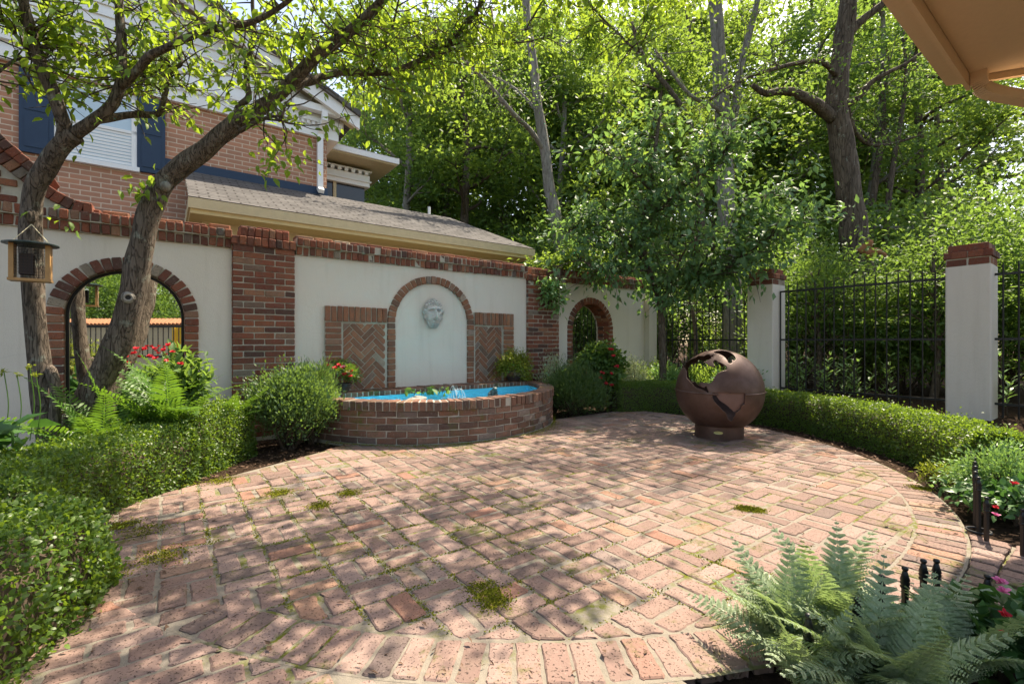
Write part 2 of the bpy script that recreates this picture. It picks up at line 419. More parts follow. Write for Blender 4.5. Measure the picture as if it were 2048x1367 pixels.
def area(p): p = np.array(p); return .5 * abs(np.dot(p[:, 0], np.roll(p[:, 1], 1)) - np.dot(p[:, 1], np.roll(p[:, 0], 1)))


def pave(mb, poly, drop=0.):
    if len(poly) < 3 or area(poly) < .0025: return
    c = np.mean(poly, 0); tl = rng.normal(0, .005, 2); z0 = rng.normal(0, .0016) - drop
    q = []
    for i in range(len(poly)):                       # clipped corners
        p0, p1, p2 = poly[i - 1], poly[i], poly[(i + 1) % len(poly)]
        for o_ in (p0, p2):
            e = o_ - p1; L = np.linalg.norm(e); q.append(p1 + e / (L + 1e-9) * min(.010 * rng.uniform(.3, 1.8), L * .3))
        e = p2 - p1; L = np.linalg.norm(e)
        if L > .06:                                  # worn, uneven arrises
            nn_ = np.array([-e[1], e[0]]) / L; nn_ = nn_ if np.dot(nn_, c - p1) > 0 else -nn_
            for f_ in np.linspace(.22, .78, 3 if L < .13 else 5): q.append(p1 + e * (f_ + rng.uniform(-.05, .05)) + nn_ * abs(rng.normal(0, .0022)) * (3 if rng.random() < .1 else 1))
    pts = [W(p[0], p[1], z0 + np.dot(p - c, tl)) for p in q]
    mb.prism(pts, UP, .05, rng.uniform(.003, .006))


def rect(c, u, hu, hv, j=.003):
    v = np.array([-u[1], u[0]]); r = lambda: rng.uniform(-j, j)
    return [c + u * (a * hu + r()) + v * (e * hv + r()) for a, e in ((-1, -1), (1, -1), (1, 1), (-1, 1))]


def bed_cut(poly):
    """planting beds that bite into the circle: beside the fountain, left and right"""
    c = np.mean(poly, 0)
    if c[0] < BC and c[0] < .95: poly = clip(poly, np.array([-.466, -.885]), -1.35 + rng.normal(0, .02))
    elif c[0] > BC: poly = clip(poly, np.array([0., -1.]), -1.12)
    if len(poly) >= 3:
        c = np.mean(poly, 0); e = c - np.array([BC, 0.]); r = np.linalg.norm(e)
        if r < BR + .25: poly = clip(poly, -e / r, -(BR + .02) - np.dot(e / r, (BC, 0)))
    return poly


pb = MB(); BL = .2126
for i in range(-20, 22):
    for j in range(-20, 22):
        c0 = np.array([CS + i * BL + .05, CD + j * BL])
        hor = (i + j) % 2 == 0
        u = np.array([1., 0]) if hor else np.array([0, 1.]); v = np.array([-u[1], u[0]])
        for k in (-1, 1):
            c = c0 + v * k * BL / 4 + rng.normal(0, .003, 2)
            r = np.linalg.norm(c - (CS, CD))
            if r > (RO + .05 if c[1] < 3.7 and c[0] < 1 else RI + .12) or rng.random() < .012: continue
            g = .005 + .004 * rng.random()
            p = rect(c, u, BL / 2 - g, BL / 4 - g, .0055)
            if r > RI - .14 and not (c[1] < 3.7 and c[0] < 1): p = clip(p, (c - (CS, CD)) / r, RI - .010 + np.dot((c - (CS, CD)) / r, (CS, CD)))
            if len(p) >= 3: p = bed_cut(p)
            if len(p) >= 3: pave(pb, p)
nr = int(2 * math.pi * RO / .098)
for k in range(nr):                                                 # soldier ring round the circle
    a = 2 * math.pi * (k + .5) / nr; e = np.array([math.cos(a), math.sin(a)]); c = np.array([CS, CD]) + e * (RI + RO) / 2
    if c[1] < 1.25 or (c[1] < 3.7 and c[0] < 1): continue
    pave(pb, rect(c, e, .103, .042, .004))
for i in range(-16, 9):                                             # paving outside the ring, towards the house
    for j in range(0, 30):
        c = np.array([-1.0 + (i + .5 * (j % 2)) * BL, 3.4 + j * .106])
        r = np.linalg.norm(c - (CS, CD))
        if r < RO - .06 or c[0] > .62 or c[0] < -1.02 - .35 * max(0, c[1] - 4.2) - .6: continue
        p = rect(c, np.array([1., 0]), BL / 2 - .007, .046, .004)
        p = clip(p, -(c - (CS, CD)) / r, -(RO + .012) - np.dot((c - (CS, CD)) / r, (CS, CD))); pave(pb, p)
patio = pb.build('patio', M['paver']); tag(patio, 'round courtyard floor of worn basketweave brick', kind='structure')
q = MB(); n = 96
ring = [np.array([CS + (RO + .01) * math.cos(t), CD + (RO + .01) * math.sin(t)]) for t in np.linspace(0, 2 * math.pi, n, endpoint=False)]
ring = clip(clip(ring, np.array([-.466, -.885]), -1.33), np.array([0., -1.]), -1.10); q.add([W(p_[0], p_[1], -.0045) for p_ in ring], [tuple(range(len(ring)))])
q.add([W(-1.25, 3.5, -.0052), W(-.4, 3.2, -.0052), W(.4, 4.3, -.0052), W(.72, 5., -.0052), W(.72, 7.2, -.0052), W(-3.2, 7.2, -.0052)], [(0, 5, 4, 3, 2, 1)])
q.build('mortar_bed', M['joint'], patio)
pp = MB()
for i in range(12):
    for j in range(9):
        c = np.array([1.78 + i * .104, 5.36 + (j + .0) * BL]); r = np.linalg.norm(c - (CS, CD))
        if r < RO - .06: continue
        p = rect(c, np.array([0., 1.]), BL / 2 - .006, .045, .004); p = clip(p, -(c - (CS, CD)) / r, -(RO + .012) - np.dot((c - (CS, CD)) / r, (CS, CD))); pave(pp, p)
path = pp.build('path', M['paver']); tag(path, kind='structure')
q = MB(); q.add([W(1.72, 5.2, -.02), W(2.98, 5.2, -.02), W(2.98, 7.4, -.02), W(1.72, 7.4, -.02)], [(0, 3, 2, 1)]); q.build('mortar_bed', M['joint'], path)

# moss cushions in the joints, loose leaf litter, mulch chips
mp, mv = [], []
for k in range(9000):
    i, j = rng.integers(-13, 14), rng.integers(-13, 14)
    c = np.array([CS + (i + .5) * BL + .05, CD + (j + .5) * BL]); along = rng.random() < .5; tt = rng.uniform(-BL / 2, BL / 2)
    c = c + (np.array([tt, 0]) if along else np.array([0, tt])) + rng.normal(0, .006, 2)
    w = .5 + .5 * math.sin(c[0] * 2.1 + 1.3 * math.sin(c[1] * 1.7)) * math.sin(c[1] * 1.9 + .6)
    lim = .50 if c[0] < 1.6 else .10
    if np.linalg.norm(c - (CS, CD)) > RI - .05 or c[1] < 1.5 or np.linalg.norm(c - (BC, 0)) < BR + .04 or w * rng.random() < 1 - lim - .35: continue
    mp.append((c[0], c[1], along))
mq = []
for s_, d_, al in mp:
    for q_ in range(rng.integers(8, 26)):
        o_ = rng.normal(0, 1, 2) * ((.035, .008) if al else (.008, .035)); mq.append(W(s_ + o_[0], d_ + o_[1], -.005))
for k in range(5200):
    a = rng.uniform(.15, 2.7); r = BR + .012 + rng.exponential(.035) * (1.3 + math.sin(a * 7)); mq.append(W(BC + r * math.cos(a), r * math.sin(a), .0))
for (px, py, w_) in ((972, 1180, .05), (990, 1202, .045), (960, 1172, .03), (1500, 1017, .03), (1514, 1019, .03), (1486, 1016, .03), (200, 1150, .07), (240, 1050, .06), (290, 1060, .06), (330, 1110, .07), (700, 985, .05), (560, 985, .05), (640, 1010, .05), (1840, 975, .04), (440, 960, .06)):
    D = F * H / (py - 683)
    for k in range(900): mq.append(P(px, py, D) + np.array([*rng.normal(0, w_ * .8, 2), .001]))
mq = np.array(mq); n = len(mq); LL = rng.uniform(.005, .012, n)
tag(leaves('moss', mq, unit(rnd(n) * (1, 1, .4) + UP * .45), rnd(n) + UP, LL, LL * .7, M['moss']), kind='stuff')


def chips(name, n, fn, mat, size, kind='quad', lift=.0):
    p = np.array([fn() for _ in range(n)]); T = rnd(n) * np.array([1, 1, .25]); Nn = rnd(n) * .5 + UP
    L = rng.uniform(.5, 1.3, n) * size
    return leaves(name, p + UP * lift, T, Nn, L, L * rng.uniform(.18, .5, n), mat, None, kind)


def bed_point():
    while True:
        k = rng.random()
        if k < .45: s, d = rng.uniform(-1.9, .9), rng.uniform(.1, 4.6)
        elif k < .8: s, d = rng.uniform(3.9, 6.9), rng.uniform(.2, 5.6)
        else: s, d = rng.uniform(.6, 1.75), rng.uniform(5.3, 6.4)
        r = math.hypot(s - CS, d - CD)
        inside = r < RO + .0 and not ((s < .95 and d < 1.42 - .34 * s) or (s > BC and d < 1.15))
        if inside or math.hypot(s - BC, d) < BR + .02: continue
        p = W(s, d); p[2] = ground_z(p[0], p[1]) + .012; return p


tag(chips('mulch', 9000, bed_point, M['mulch'], .045), kind='stuff')


def litter_point():
    while True:
        a = rng.uniform(0, 2 * math.pi); r = RO * math.sqrt(rng.random()) if rng.random() < .4 else RO - abs(rng.normal(0, .16))
        s, d = CS + r * math.cos(a), CD + r * math.sin(a)
        if d > 1.6 and math.hypot(s - BC, d) > BR + .05: return W(s, d, .008)


tag(chips('litter', 420, litter_point, M['mulch'], .03), kind='stuff')

# ================================================================ garden wall
wall = thing('courtyard_wall', 'grey stucco courtyard wall with red brick coping, brick piers and arches', 'garden wall', W(2.35, -.15, 0))


def strip_wall(mb, s0, s1, zt, arches, d0=-.30, d1=0., zb=-.05):
    ss = [s0, s1]
    for c, r, zs in arches: ss += list(c + r * np.sin(np.linspace(-math.pi / 2, math.pi / 2, 40)))
    ss = sorted(set(np.round(ss, 5)))

    def low(s):
        for c, r, zs in arches:
            if abs(s - c) < r - 1e-5: return zs + math.sqrt(r * r - (s - c) ** 2)
        return None
    for a, e in zip(ss[:-1], ss[1:]):
        m = low((a + e) / 2)
        if m is None: la = lb = zb
        else:
            la = low(a) or [zs for c, r, zs in arches if abs(a - c) <= r + 1e-4][0]; lb = low(e) or [zs for c, r, zs in arches if abs(e - c) <= r + 1e-4][0]
        V = [W(a, d1, la), W(e, d1, lb), W(e, d1, zt), W(a, d1, zt), W(a, d0, la), W(e, d0, lb), W(e, d0, zt), W(a, d0, zt)]
        mb.add(V, [(0, 1, 2, 3), (5, 4, 7, 6), (3, 2, 6, 7), (1, 0, 4, 5)])
    for c, r, zs in arches:
        for sg, sd in ((-1, 1), (1, -1)):
            q = c + sg * r; mb.add([W(q, d1, zb), W(q, d0, zb), W(q, d0, zs), W(q, d1, zs)], [(0, 1, 2, 3)])
    for q in (s0, s1): mb.add([W(q, d1, zb), W(q, d0, zb), W(q, d0, zt), W(q, d1, zt)], [(0, 1, 2, 3)])


AL = (-.87, .455, 1.295); AR = (5.53, .46, 1.265)
for (a, e, ar) in ((-3.4, 0., [(AL[0], AL[1] + .06, AL[2])]), (.62, 4.06, []), (4.72, 6.97, [(AR[0], AR[1] + .06, AR[2])])):
    b = MB(); strip_wall(b, a, e, 2.06, ar); b.build('stucco_panel', M['stucco'], wall)
b = MB(); b.wb(6.97, 7.12, -.30, -.05, -.05, 2.06); b.wb(7.12, 7.36, -.36, .06, -.05, 1.98); b.build('end_pilaster', M['stucco'], wall)


def arch_bricks(mb, c, ri, ro, zs, d1, depth, zb=0.):
    n = int(round(math.pi * (ri + ro) / 2 / .076))
    for k in range(n):
        t = math.pi * (k + .5) / n; e = np.array([math.cos(t), math.sin(t)])
        ctr = W(c + e[0] * (ri + ro) / 2, d1 + rng.normal(0, .004), zs + e[1] * (ri + ro) / 2)
        u = A * e[0] + UP * e[1]; w = -A * e[1] + UP * e[0]
        mb.brick(ctr, u, w, N, (ro - ri) / 2, math.pi * (ri + ro) / 2 / n / 2 - .005, depth)
    m = int(round((zs - zb) / .0755))
    for sg in (-1, 1):
        for k in range(m):
            mb.brick(W(c + sg * (ri + ro) / 2, d1 + rng.normal(0, .004), zb + (k + .5) * (zs - zb) / m), A, UP, N, (ro - ri) / 2, (zs - zb) / m / 2 - .005, depth)


def arch_mortar(mb, c, ri, ro, zs, d1, d0, zb=0.):
    ts = np.linspace(0, math.pi, 33)
    pr = [(c + ro, zb)] + [(c + ro * math.cos(t), zs + ro * math.sin(t)) for t in ts] + [(c - ro, zb)]
    pi_ = [(c + ri, zb)] + [(c + ri * math.cos(t), zs + ri * math.sin(t)) for t in ts] + [(c - ri, zb)]
    for i in range(len(pr) - 1):
        q = [pr[i], pr[i + 1], pi_[i + 1], pi_[i]]
        V = [W(s, d1, z) for s, z in q] + [W(s, d0, z) for s, z in q]
        mb.add(V, [(0, 1, 2, 3), (7, 6, 5, 4), (3, 2, 6, 7), (1, 0, 4, 5)])


for (c, r, zs), dep in ((AL, .11), (AR, .28)):
    b = MB(); arch_bricks(b, c, r, r + .115, zs, .022, dep); o = b.build('arch_surround', M['wall_brick'], wall)
    b = MB(); arch_mortar(b, c, r + .004, r + .108, zs, .012, -.30); b.build('mortar', M['mortar'], o)
b = MB()                                              # brick reveal of the see-through arch
nn = 17
for k in range(nn):
    for sg in (-1, 1):
        z = .04 + k * .0755
        for j, dd in enumerate((-.05, -.19)): b.brick(W(AR[0] + sg * (AR[1] - .002), dd, z), N, UP, -A * sg, .062, .031, .03)
for k in range(19):
    t = math.pi * (k + .5) / 19; e = A * math.cos(t) + UP * math.sin(t); w = -A * math.sin(t) + UP * math.cos(t)
    for dd in (-.05, -.19): b.brick(W(AR[0], dd, AR[2]) + e * (AR[1] - .002), N, w, -e, .062, .033, .03)
b.build('arch_reveal', M['wall_brick'], wall)


def courses(mb, s0, s1, d1, z0, z1, ch=.0685, L=.2067, depth=.1, side=True):
    n = int(round((z1 - z0) / ch)); ch = (z1 - z0) / n
    for k in range(n):
        s = s0 - (L / 2 if k % 2 else 0)
        while s < s1 - .005:
            a, e = max(s, s0), min(s + L, s1)
            if e - a > .03: mb.brick(W((a + e) / 2, d1 + rng.normal(0, .003), z0 + (k + .5) * ch), A, UP, N, (e - a) / 2 - .005, ch / 2 - .005, depth)
            s += L
    if side:                                          # the narrow side faces
        for k in range(n):
            for q, dr in ((s0, -1), (s1, 1)):
                mb.brick(W(q + dr * .001, d1 - .055, z0 + (k + .5) * ch), N, UP, A * dr, .045, ch / 2 - .005, .04)


for s0, s1, zt in ((0., .62, 2.10), (4.06, 4.72, 2.03)):
    b = MB(); courses(b, s0, s1, .055, 0., zt); o = b.build('brick_pier', M['wall_brick'], wall)
    b = MB(); b.wb(s0 + .008, s1 - .008, -.32, .046, -.04, zt); b.build('mortar', M['mortar'], o)
    b = MB()
    for lo, hi, x0, x1, dd in ((zt, zt + .10, s0 - .012, s1 + .012, .075), (zt + .103, zt + .205, s0 + .075, s1 - .06, .05)):
        n = int(round((x1 - x0) / .072)); w = (x1 - x0) / n
        for k in range(n): b.brick(W(x0 + (k + .5) * w, dd + rng.normal(0, .005), (lo + hi) / 2), A, UP, N, w / 2 - .004, (hi - lo) / 2 - .003, .2, .004)
        for k in range(3): b.brick(W(x0, dd - .05 - k * .1, (lo + hi) / 2), N, UP, -A, .045, (hi - lo) / 2 - .003, .05); b.brick(W(x1, dd - .05 - k * .1, (lo + hi) / 2), N, UP, A, .045, (hi - lo) / 2 - .003, .05)
        b.wb(x0 + .01, x1 - .01, -.3, dd - .012, lo - .004, hi - .006, .15)
    for k in range(3): b.brick(W(s0 + .16 + k * .17, -.12, zt + .235), A, N, UP, .08, .09, .05)
    b.build('pier_cap', M['wall_brick'], wall)


def coping(s0, s1, zoff=0.):
    b = MB()
    for z0, z1, dd in ((2.06, 2.157, .035), (2.162, 2.255, .068)):
        n = int(round((s1 - s0) / .0705)); w = (s1 - s0) / n
        for k in range(n):
            b.brick(W(s0 + (k + .5) * w, dd + rng.normal(0, .006), (z0 + z1) / 2 + rng.normal(0, .0025)), A, UP, N, w / 2 - .0055, (z1 - z0) / 2 - .004, .2, .004)
    n = int(round((s1 - s0) / .21)); w = (s1 - s0) / n
    for k in range(n): b.brick(W(s0 + (k + .5) * w, -.10 + rng.normal(0, .008), 2.297 + rng.normal(0, .003)), A, N, UP, w / 2 - .006, .085, .05, .006)
    o = b.build('coping', M['wall_brick'], wall)
    b = MB(); b.wb(s0, s1, -.31, .022, 2.061, 2.16); b.wb(s0, s1, -.33, .055, 2.16, 2.25); b.build('mortar', M['mortar'], o)


coping(-3.4, -.002); coping(.64, 4.045); coping(4.74, 7.0)
# the scroll that sweeps the wall up at its left end
def scroll(s): return 2.285 + .95 * max(0., -1.18 - s) ** 1.55
b = MB(); s = -1.15
while s > -2.6:
    z = scroll(s); dz = (scroll(s - .01) - scroll(s + .01)) / -.02; tdir = unit(A + UP * dz); nrm = unit(UP - A * dz)
    b.brick(W(s, .06, z), tdir, nrm, N, .032, .05, .3, .004)
    if s < -1.42: b.brick(W(s, .085, z + .09 * nrm[2]) + A * (nrm @ A) * .09, tdir, nrm, N, .032, .042, .32, .004)
    s -= .071 * tdir[0] / A[0]
for k in range(14):
    for i in range(8):
        s = -1.5 - i * .21 - (.1 if k % 2 else 0); z = 2.29 + k * .07
        if z + .09 < scroll(s + .1): b.brick(W(s, .03, z), A, UP, N, .098, .030, .2)
o = b.build('scroll_coping', M['wall_brick'], wall)
b = MB()
for k in range(40):
    s = -1.25 - k * .035; b.wb(s - .036, s, -.28, .018, 2.25, max(2.26, scroll(s) + .04))
b.build('mortar', M['mortar'], o)

# niche arch and the two herringbone panels
b = MB(); arch_bricks(b, 2.4, .555, .655, 1.30, .035, .1, .45); o = b.build('niche_arch', M['niche_brick'], wall)
b = MB(); arch_mortar(b, 2.4, .56, .65, 1.30, .024, 0.002, .45); b.build('mortar', M['mortar'], o)
for s0, s1, out in ((.955, 1.735, -1), (3.065, 3.785, 1)):
    b = MB(); zt, zi = 1.49, 1.297
    n = int(round((s1 - s0) / .074)); w = (s1 - s0) / n
    for k in range(n): b.brick(W(s0 + (k + .5) * w, .045 + rng.normal(0, .003), (zt + zi) / 2), A, UP, N, w / 2 - .006, (zt - zi) / 2 - .004, .09)
    f0, f1 = (s0, s0 + .2) if out < 0 else (s1 - .2, s1)
    m = int(round((zi - .45) / .0725)); hh = (zi - .45) / m
    for k in range(m): b.brick(W((f0 + f1) / 2, .045 + rng.normal(0, .003), .45 + (k + .5) * hh), A, UP, N, .094, hh / 2 - .006, .09)
    o = b.build('panel_frame', M['niche_brick'], wall)
    b = MB(); b.wb(s0 + .004, s1 - .004, .003, .03, zi + .0, zt - .004); b.wb(f0 + .004, f1 - .004, .003, .03, .45, zi - .002); b.build('mortar', M['mortar'], o)
    h0, h1 = (s0 + .2, s1) if out < 0 else (s0, s1 - .2)
    h0 += .025; h1 -= .025; z0, z1 = .46, zi - .02
    b = MB(); L, wd = .203, .068; c45 = math.sqrt(.5)
    for i in range(-14, 15):
        for j in range(-14, 15):
            for k in (0, 1):
                # herringbone in its own frame (p along 45 deg), then rotated
                p0 = np.array([i * wd + j * (L - 0), i * wd - j * (L - 0)]) if False else None
                if k == 0: x0, y0, x1, y1 = i * wd + 3 * j * wd, i * wd - 3 * j * wd, i * wd + 3 * j * wd + 3 * wd, i * wd - 3 * j * wd + wd
                else: x0, y0, x1, y1 = i * wd + 3 * j * wd, i * wd - 3 * j * wd + wd, i * wd + 3 * j * wd + wd, i * wd - 3 * j * wd + 4 * wd
                g = .0045; poly = [np.array(q_) for q_ in ((x0 + g, y0 + g), (x1 - g, y0 + g), (x1 - g, y1 - g), (x0 + g, y1 - g))]
                poly = [np.array([(q_[0] - q_[1]) * c45 + (h0 + h1) / 2, (q_[0] + q_[1]) * c45 + (z0 + z1) / 2]) for q_ in poly]
                for nn_, of in (((1, 0), h1), ((-1, 0), -h0), ((0, 1), z1), ((0, -1), -z0)):
                    if len(poly) >= 3: poly = clip(poly, np.array(nn_, float), of)
                if len(poly) >= 3 and area(poly) > .0006:
                    b.prism([W(q_[0], .022 + rng.normal(0, .001), q_[1]) for q_ in poly], N, .015, .003)
    o = b.build('herringbone_panel', M['niche_brick'], wall)
    b = MB(); b.wb(h0 - .024, h1 + .024, .002, .014, .452, zi - .001); b.build('mortar', M['mortar'], o)

# ---------------------------------------------------------------- mirror in the left arch
mir = thing('arched_mirror', 'tall arched garden mirror in a black frame inside the left brick arch', 'mirror', W(AL[0], -.1, 0))
ts = np.linspace(0, math.pi, 40); r = AL[1] - .018
prof = [(AL[0] + r, .02)] + [(AL[0] + r * math.cos(t), AL[2] + r * math.sin(t)) for t in ts] + [(AL[0] - r, .02)]
b = MB(); n = len(prof); b.add([W(s, -.095, z) for s, z in prof] + [W(s, -.115, z) for s, z in prof], [tuple(range(n)), tuple(range(n, 2 * n))[::-1]] + [(i, n + i, n + (i + 1) % n, (i + 1) % n) for i in range(n)])
b.build('glass', M['mirror'], mir)
b = MB(); pts = [W(s, -.085, z) for s, z in prof]
for i in range(len(pts) - 1):
    e = unit(pts[i + 1] - pts[i]); w = np.cross(e, N); b.box((pts[i] + pts[i + 1]) / 2, e * (np.linalg.norm(pts[i + 1] - pts[i]) / 2 + .002), w * .012, N * .014)
b.build('frame', M['iron'], mir)

# iron grille in the right arch
gr = thing('arch_grille', 'black iron bar grille filling the small right-hand brick arch', 'grille', W(AR[0], -.27, 0))
for k in range(9):
    s = AR[0] - .40 + k * .1; zt = AR[2] + math.sqrt(max(0, .45 ** 2 - (s - AR[0]) ** 2)); b = MB(); b.tube([W(s, -.27, .1), W(s, -.27, zt)], .0075, 6); b.build('bar', M['iron'], gr)
for z in (.72,):
    b = MB(); b.box(W(AR[0], -.27, z), A * .45, N * .006, UP * .014); b.build('rail', M['iron'], gr)

# ---------------------------------------------------------------- fountain basin
bas = thing('fountain_basin', 'half-round red brick fountain basin with a blue painted pool against the wall', 'fountain', W(BC, 0, 0))


def arcpt(R_, t, z): return W(BC + R_ * math.cos(t), R_ * math.sin(t), z)
def arc_wall(mb, R0, R1, z0, z1, t0=0., t1=math.pi, n=72):
    for i in range(n):
        a, e = t0 + (t1 - t0) * i / n, t0 + (t1 - t0) * (i + 1) / n
        V = [arcpt(R_, t, z) for z in (z0, z1) for R_, t in ((R1, a), (R1, e), (R0, e), (R0, a))]
        mb.add(V, [(0, 1, 5, 4), (2, 3, 7, 6), (4, 5, 6, 7), (3, 2, 1, 0)])


b = MB(); t0 = .03
for k in range(5):
    n = int(BR * math.pi / .2125); off = .5 * (k % 2)
    for i in range(n):
        t = math.pi * (i + off + .25) / n
        if t > math.pi - .03 or t < .03: continue
        e = A * math.cos(t) + N * math.sin(t); w = -A * math.sin(t) + N * math.cos(t); hl = BR * math.pi / n / 2 - .0065
        pts = []
        for (x, z) in ((-1, -1), (0, -1), (1, -1), (1, 1), (0, 1), (-1, 1)):
            tt = t + x * hl / BR; R_ = BR + rng.normal(0, .004)
            pts.append(arcpt(R_, tt, .002 + (k + .5) * .0690 + z * .0295 + rng.normal(0, .002)))
        b.prism(pts, e, .06, .006)
o = b.build('brick_wall', M['pit_brick'], bas)
b = MB(); arc_wall(b, 1.52, BR - .012, -.04, .345); b.build('mortar', M['mortar'], o)
b = MB(); n = int(BR * math.pi / .0735)
for i in range(n):
    t = math.pi * (i + .5) / n; e = A * math.cos(t) + N * math.sin(t); w = -A * math.sin(t) + N * math.cos(t); dz = rng.normal(0, .003)
    def q4(R_, x, z): return W(BC, 0, z + dz) + e * R_ + w * x
    ho, hi = math.pi * 1.712 / n / 2 - .0085, math.pi * 1.515 / n / 2 - .007
    jr = rng.normal(0, .006)
    top = [q4(1.714 + jr, -ho, .443), q4(1.714 + jr, ho, .443), q4(1.515, hi, .443), q4(1.515, -hi, .443)]
    v = random.random(); b.prism(top, UP, .095, .006, v)
o = b.build('rim', M['pit_brick'], bas)
b = MB(); arc_wall(b, 1.522, 1.70, .345, .434); b.build('mortar', M['mortar'], o)
b = MB(); n = 44; w = 3.0 / n
for i in range(n): b.brick(W(BC - 1.5 + (i + .5) * w, .15, .455 + rng.normal(0, .003)), A, N, UP, w / 2 - .006, .148, .062, .003)
o = b.build('back_rim', M['pit_brick'], bas)
b = MB(); b.wb(BC - 1.5, BC + 1.5, 0.003, .292, .396, .446); b.wb(BC - 1.5, BC + 1.5, 0.003, .28, -.03, .396); b.build('mortar', M['mortar'], o)
b = MB(); ts = [t for t in np.linspace(.2, math.pi - .2, 60)]; R_ = 1.512
inn = [(BC + R_ * math.cos(t), R_ * math.sin(t)) for t in ts]; n = len(inn)
V = [W(s, d, z) for z in (.04, .392) for s, d in inn]
b.add(V, [(i, i + 1, n + i + 1, n + i) for i in range(n - 1)] + [(n - 1, 0, n, 2 * n - 1), tuple(range(n))]); b.build('pool_liner', M['blue'], bas)
b = MB(); b.add([W(s, d, .325) for s, d in inn], [tuple(range(n))]); wt = b.build('water', M['water']); tag(wt, kind='structure')

jet = thing('fountain_jet', 'small white spray of arching water jets rising in the blue basin', 'water jet', W(2.40, .66, .3))
b = MB(); b.tube([W(2.4, .66, .06), W(2.4, .66, .36)], .012, 8); b.build('nozzle', M['iron'], jet)
for k in range(7):
    a = k * 2 * math.pi / 7 + .3; rr = rng.uniform(.07, .13); hh = rng.uniform(.11, .16); pts = []
    for t in np.linspace(0, 1, 16): pts.append(W(2.4 + math.cos(a) * rr * t, .66 + math.sin(a) * rr * t, .355 + 4 * hh * t * (1 - t) * .9 + .0 * t - .03 * t * t))
    b = MB(); b.tube(pts, np.linspace(.0025, .004, 16) * rng.uniform(.6, 1.3, 16), 6); b.build('jet', M['spray'], jet, True)
b = MB()
for k in range(40):
    a = rng.uniform(0, 6.28); r = rng.uniform(.02, .2); b.ball(W(2.4 + r * math.cos(a), .66 + r * math.sin(a), .33 + rng.exponential(.02)), rng.uniform(.002, .006), 5)
b.build('splash', M['spray'], jet, True)

# frog statue: one surface, voxel-remeshed
fr = W(2.94, .69, 0)
b = MB(); f_ = -N * .0 + N * 1.; sd = A
def fb(x, y, z, r): b.ball(fr + A * x + N * y + UP * z, r, 9)
fb(0, 0, .375, (.045, .05, .04)); fb(0, .03, .40, (.036, .036, .034)); fb(0, .052, .425, (.033, .034, .024))
for sg in (-1, 1):
    fb(sg * .02, .045, .448, .012); fb(sg * .042, -.012, .355, (.026, .04, .026)); fb(sg * .052, .03, .335, (.02, .03, .01)); fb(sg * .034, .055, .365, (.011, .011, .035)); fb(sg * .036, .07, .335, (.016, .018, .008))
fb(0, 0, .325, (.09, .09, .016))
frog = b.build('frog_statue', M['copper'], None, True); tag(frog, 'small bronze frog statue sitting on a stone in the blue pool', 'statue')
md = frog.modifiers.new('r', 'REMESH'); md.mode = 'VOXEL'; md.voxel_size = .006; md.use_smooth_shade = True
b = MB(); V = []
c0 = W(1.80, .72, .355); th = np.linspace(0, np.pi, 9); an = np.linspace(0, 2 * np.pi, 14, endpoint=False)
for t in th:
    for a in an:
        k = 1 + .13 * math.sin(3 * a + 2 * t) + .08 * math.sin(5 * a - 3 * t)
        V.append(c0 + A * .15 * math.sin(t) * math.cos(a) * k + N * .07 * math.sin(t) * math.sin(a) * k + UP * (.042 * math.cos(t) * k + .012 * math.cos(a)))
b.add(V, [(i * 14 + j, (i + 1) * 14 + j, (i + 1) * 14 + (j + 1) % 14, i * 14 + (j + 1) % 14) for i in range(8) for j in range(14)])
tag(b.build('rock', M['grey_stone'], None, True), 'long flat mottled rock lying in the left of the blue pool', 'rock')
wp = thing('water_plant', 'dark trailing water plant with broad leaves at the back of the pool', 'plant', W(1.95, .42, .33))
n = 16; bp = np.array([W(1.95 + rng.uniform(-.14, .45), .36 + rng.uniform(-.03, .12), .40 + rng.uniform(-.03, .05)) for _ in range(n)])
leaves('leaves', bp, np.stack([A * rng.uniform(-1, 1) + N * rng.uniform(-.2, 1) + UP * rng.uniform(-.6, .5) for _ in range(n)]), rnd(n) * .4 + N, rng.uniform(.06, .12, n), rng.uniform(.04, .08, n), M['wood_leaf'], wp, 'dog')
b = MB()
for k in range(5):
    p0 = W(1.95 + k * .1, .38, .38); b.tube(catmull([p0, p0 + UP * .06 + A * .03, p0 + UP * .07 + A * .09, p0 + UP * .10 + A * .14], 4), .005, 5)
b.build('stems', M['twig'], wp)

# ---------------------------------------------------------------- carved face mask
mk = W(2.395, 0, 1.44); nu, nv = 90, 110; hw, hh = .185, .225
U_, V_ = np.meshgrid(np.linspace(-1, 1, nu), np.linspace(-1, 1, nv)); x = U_ * hw; z = V_ * hh


def g2(cx, cz, sx, sz, rot=0.):
    c, s_ = math.cos(rot), math.sin(rot); X_ = (x - cx) * c + (z - cz) * s_; Z_ = -(x - cx) * s_ + (z - cz) * c
    return np.exp(-(X_ / sx) ** 2 - (Z_ / sz) ** 2)


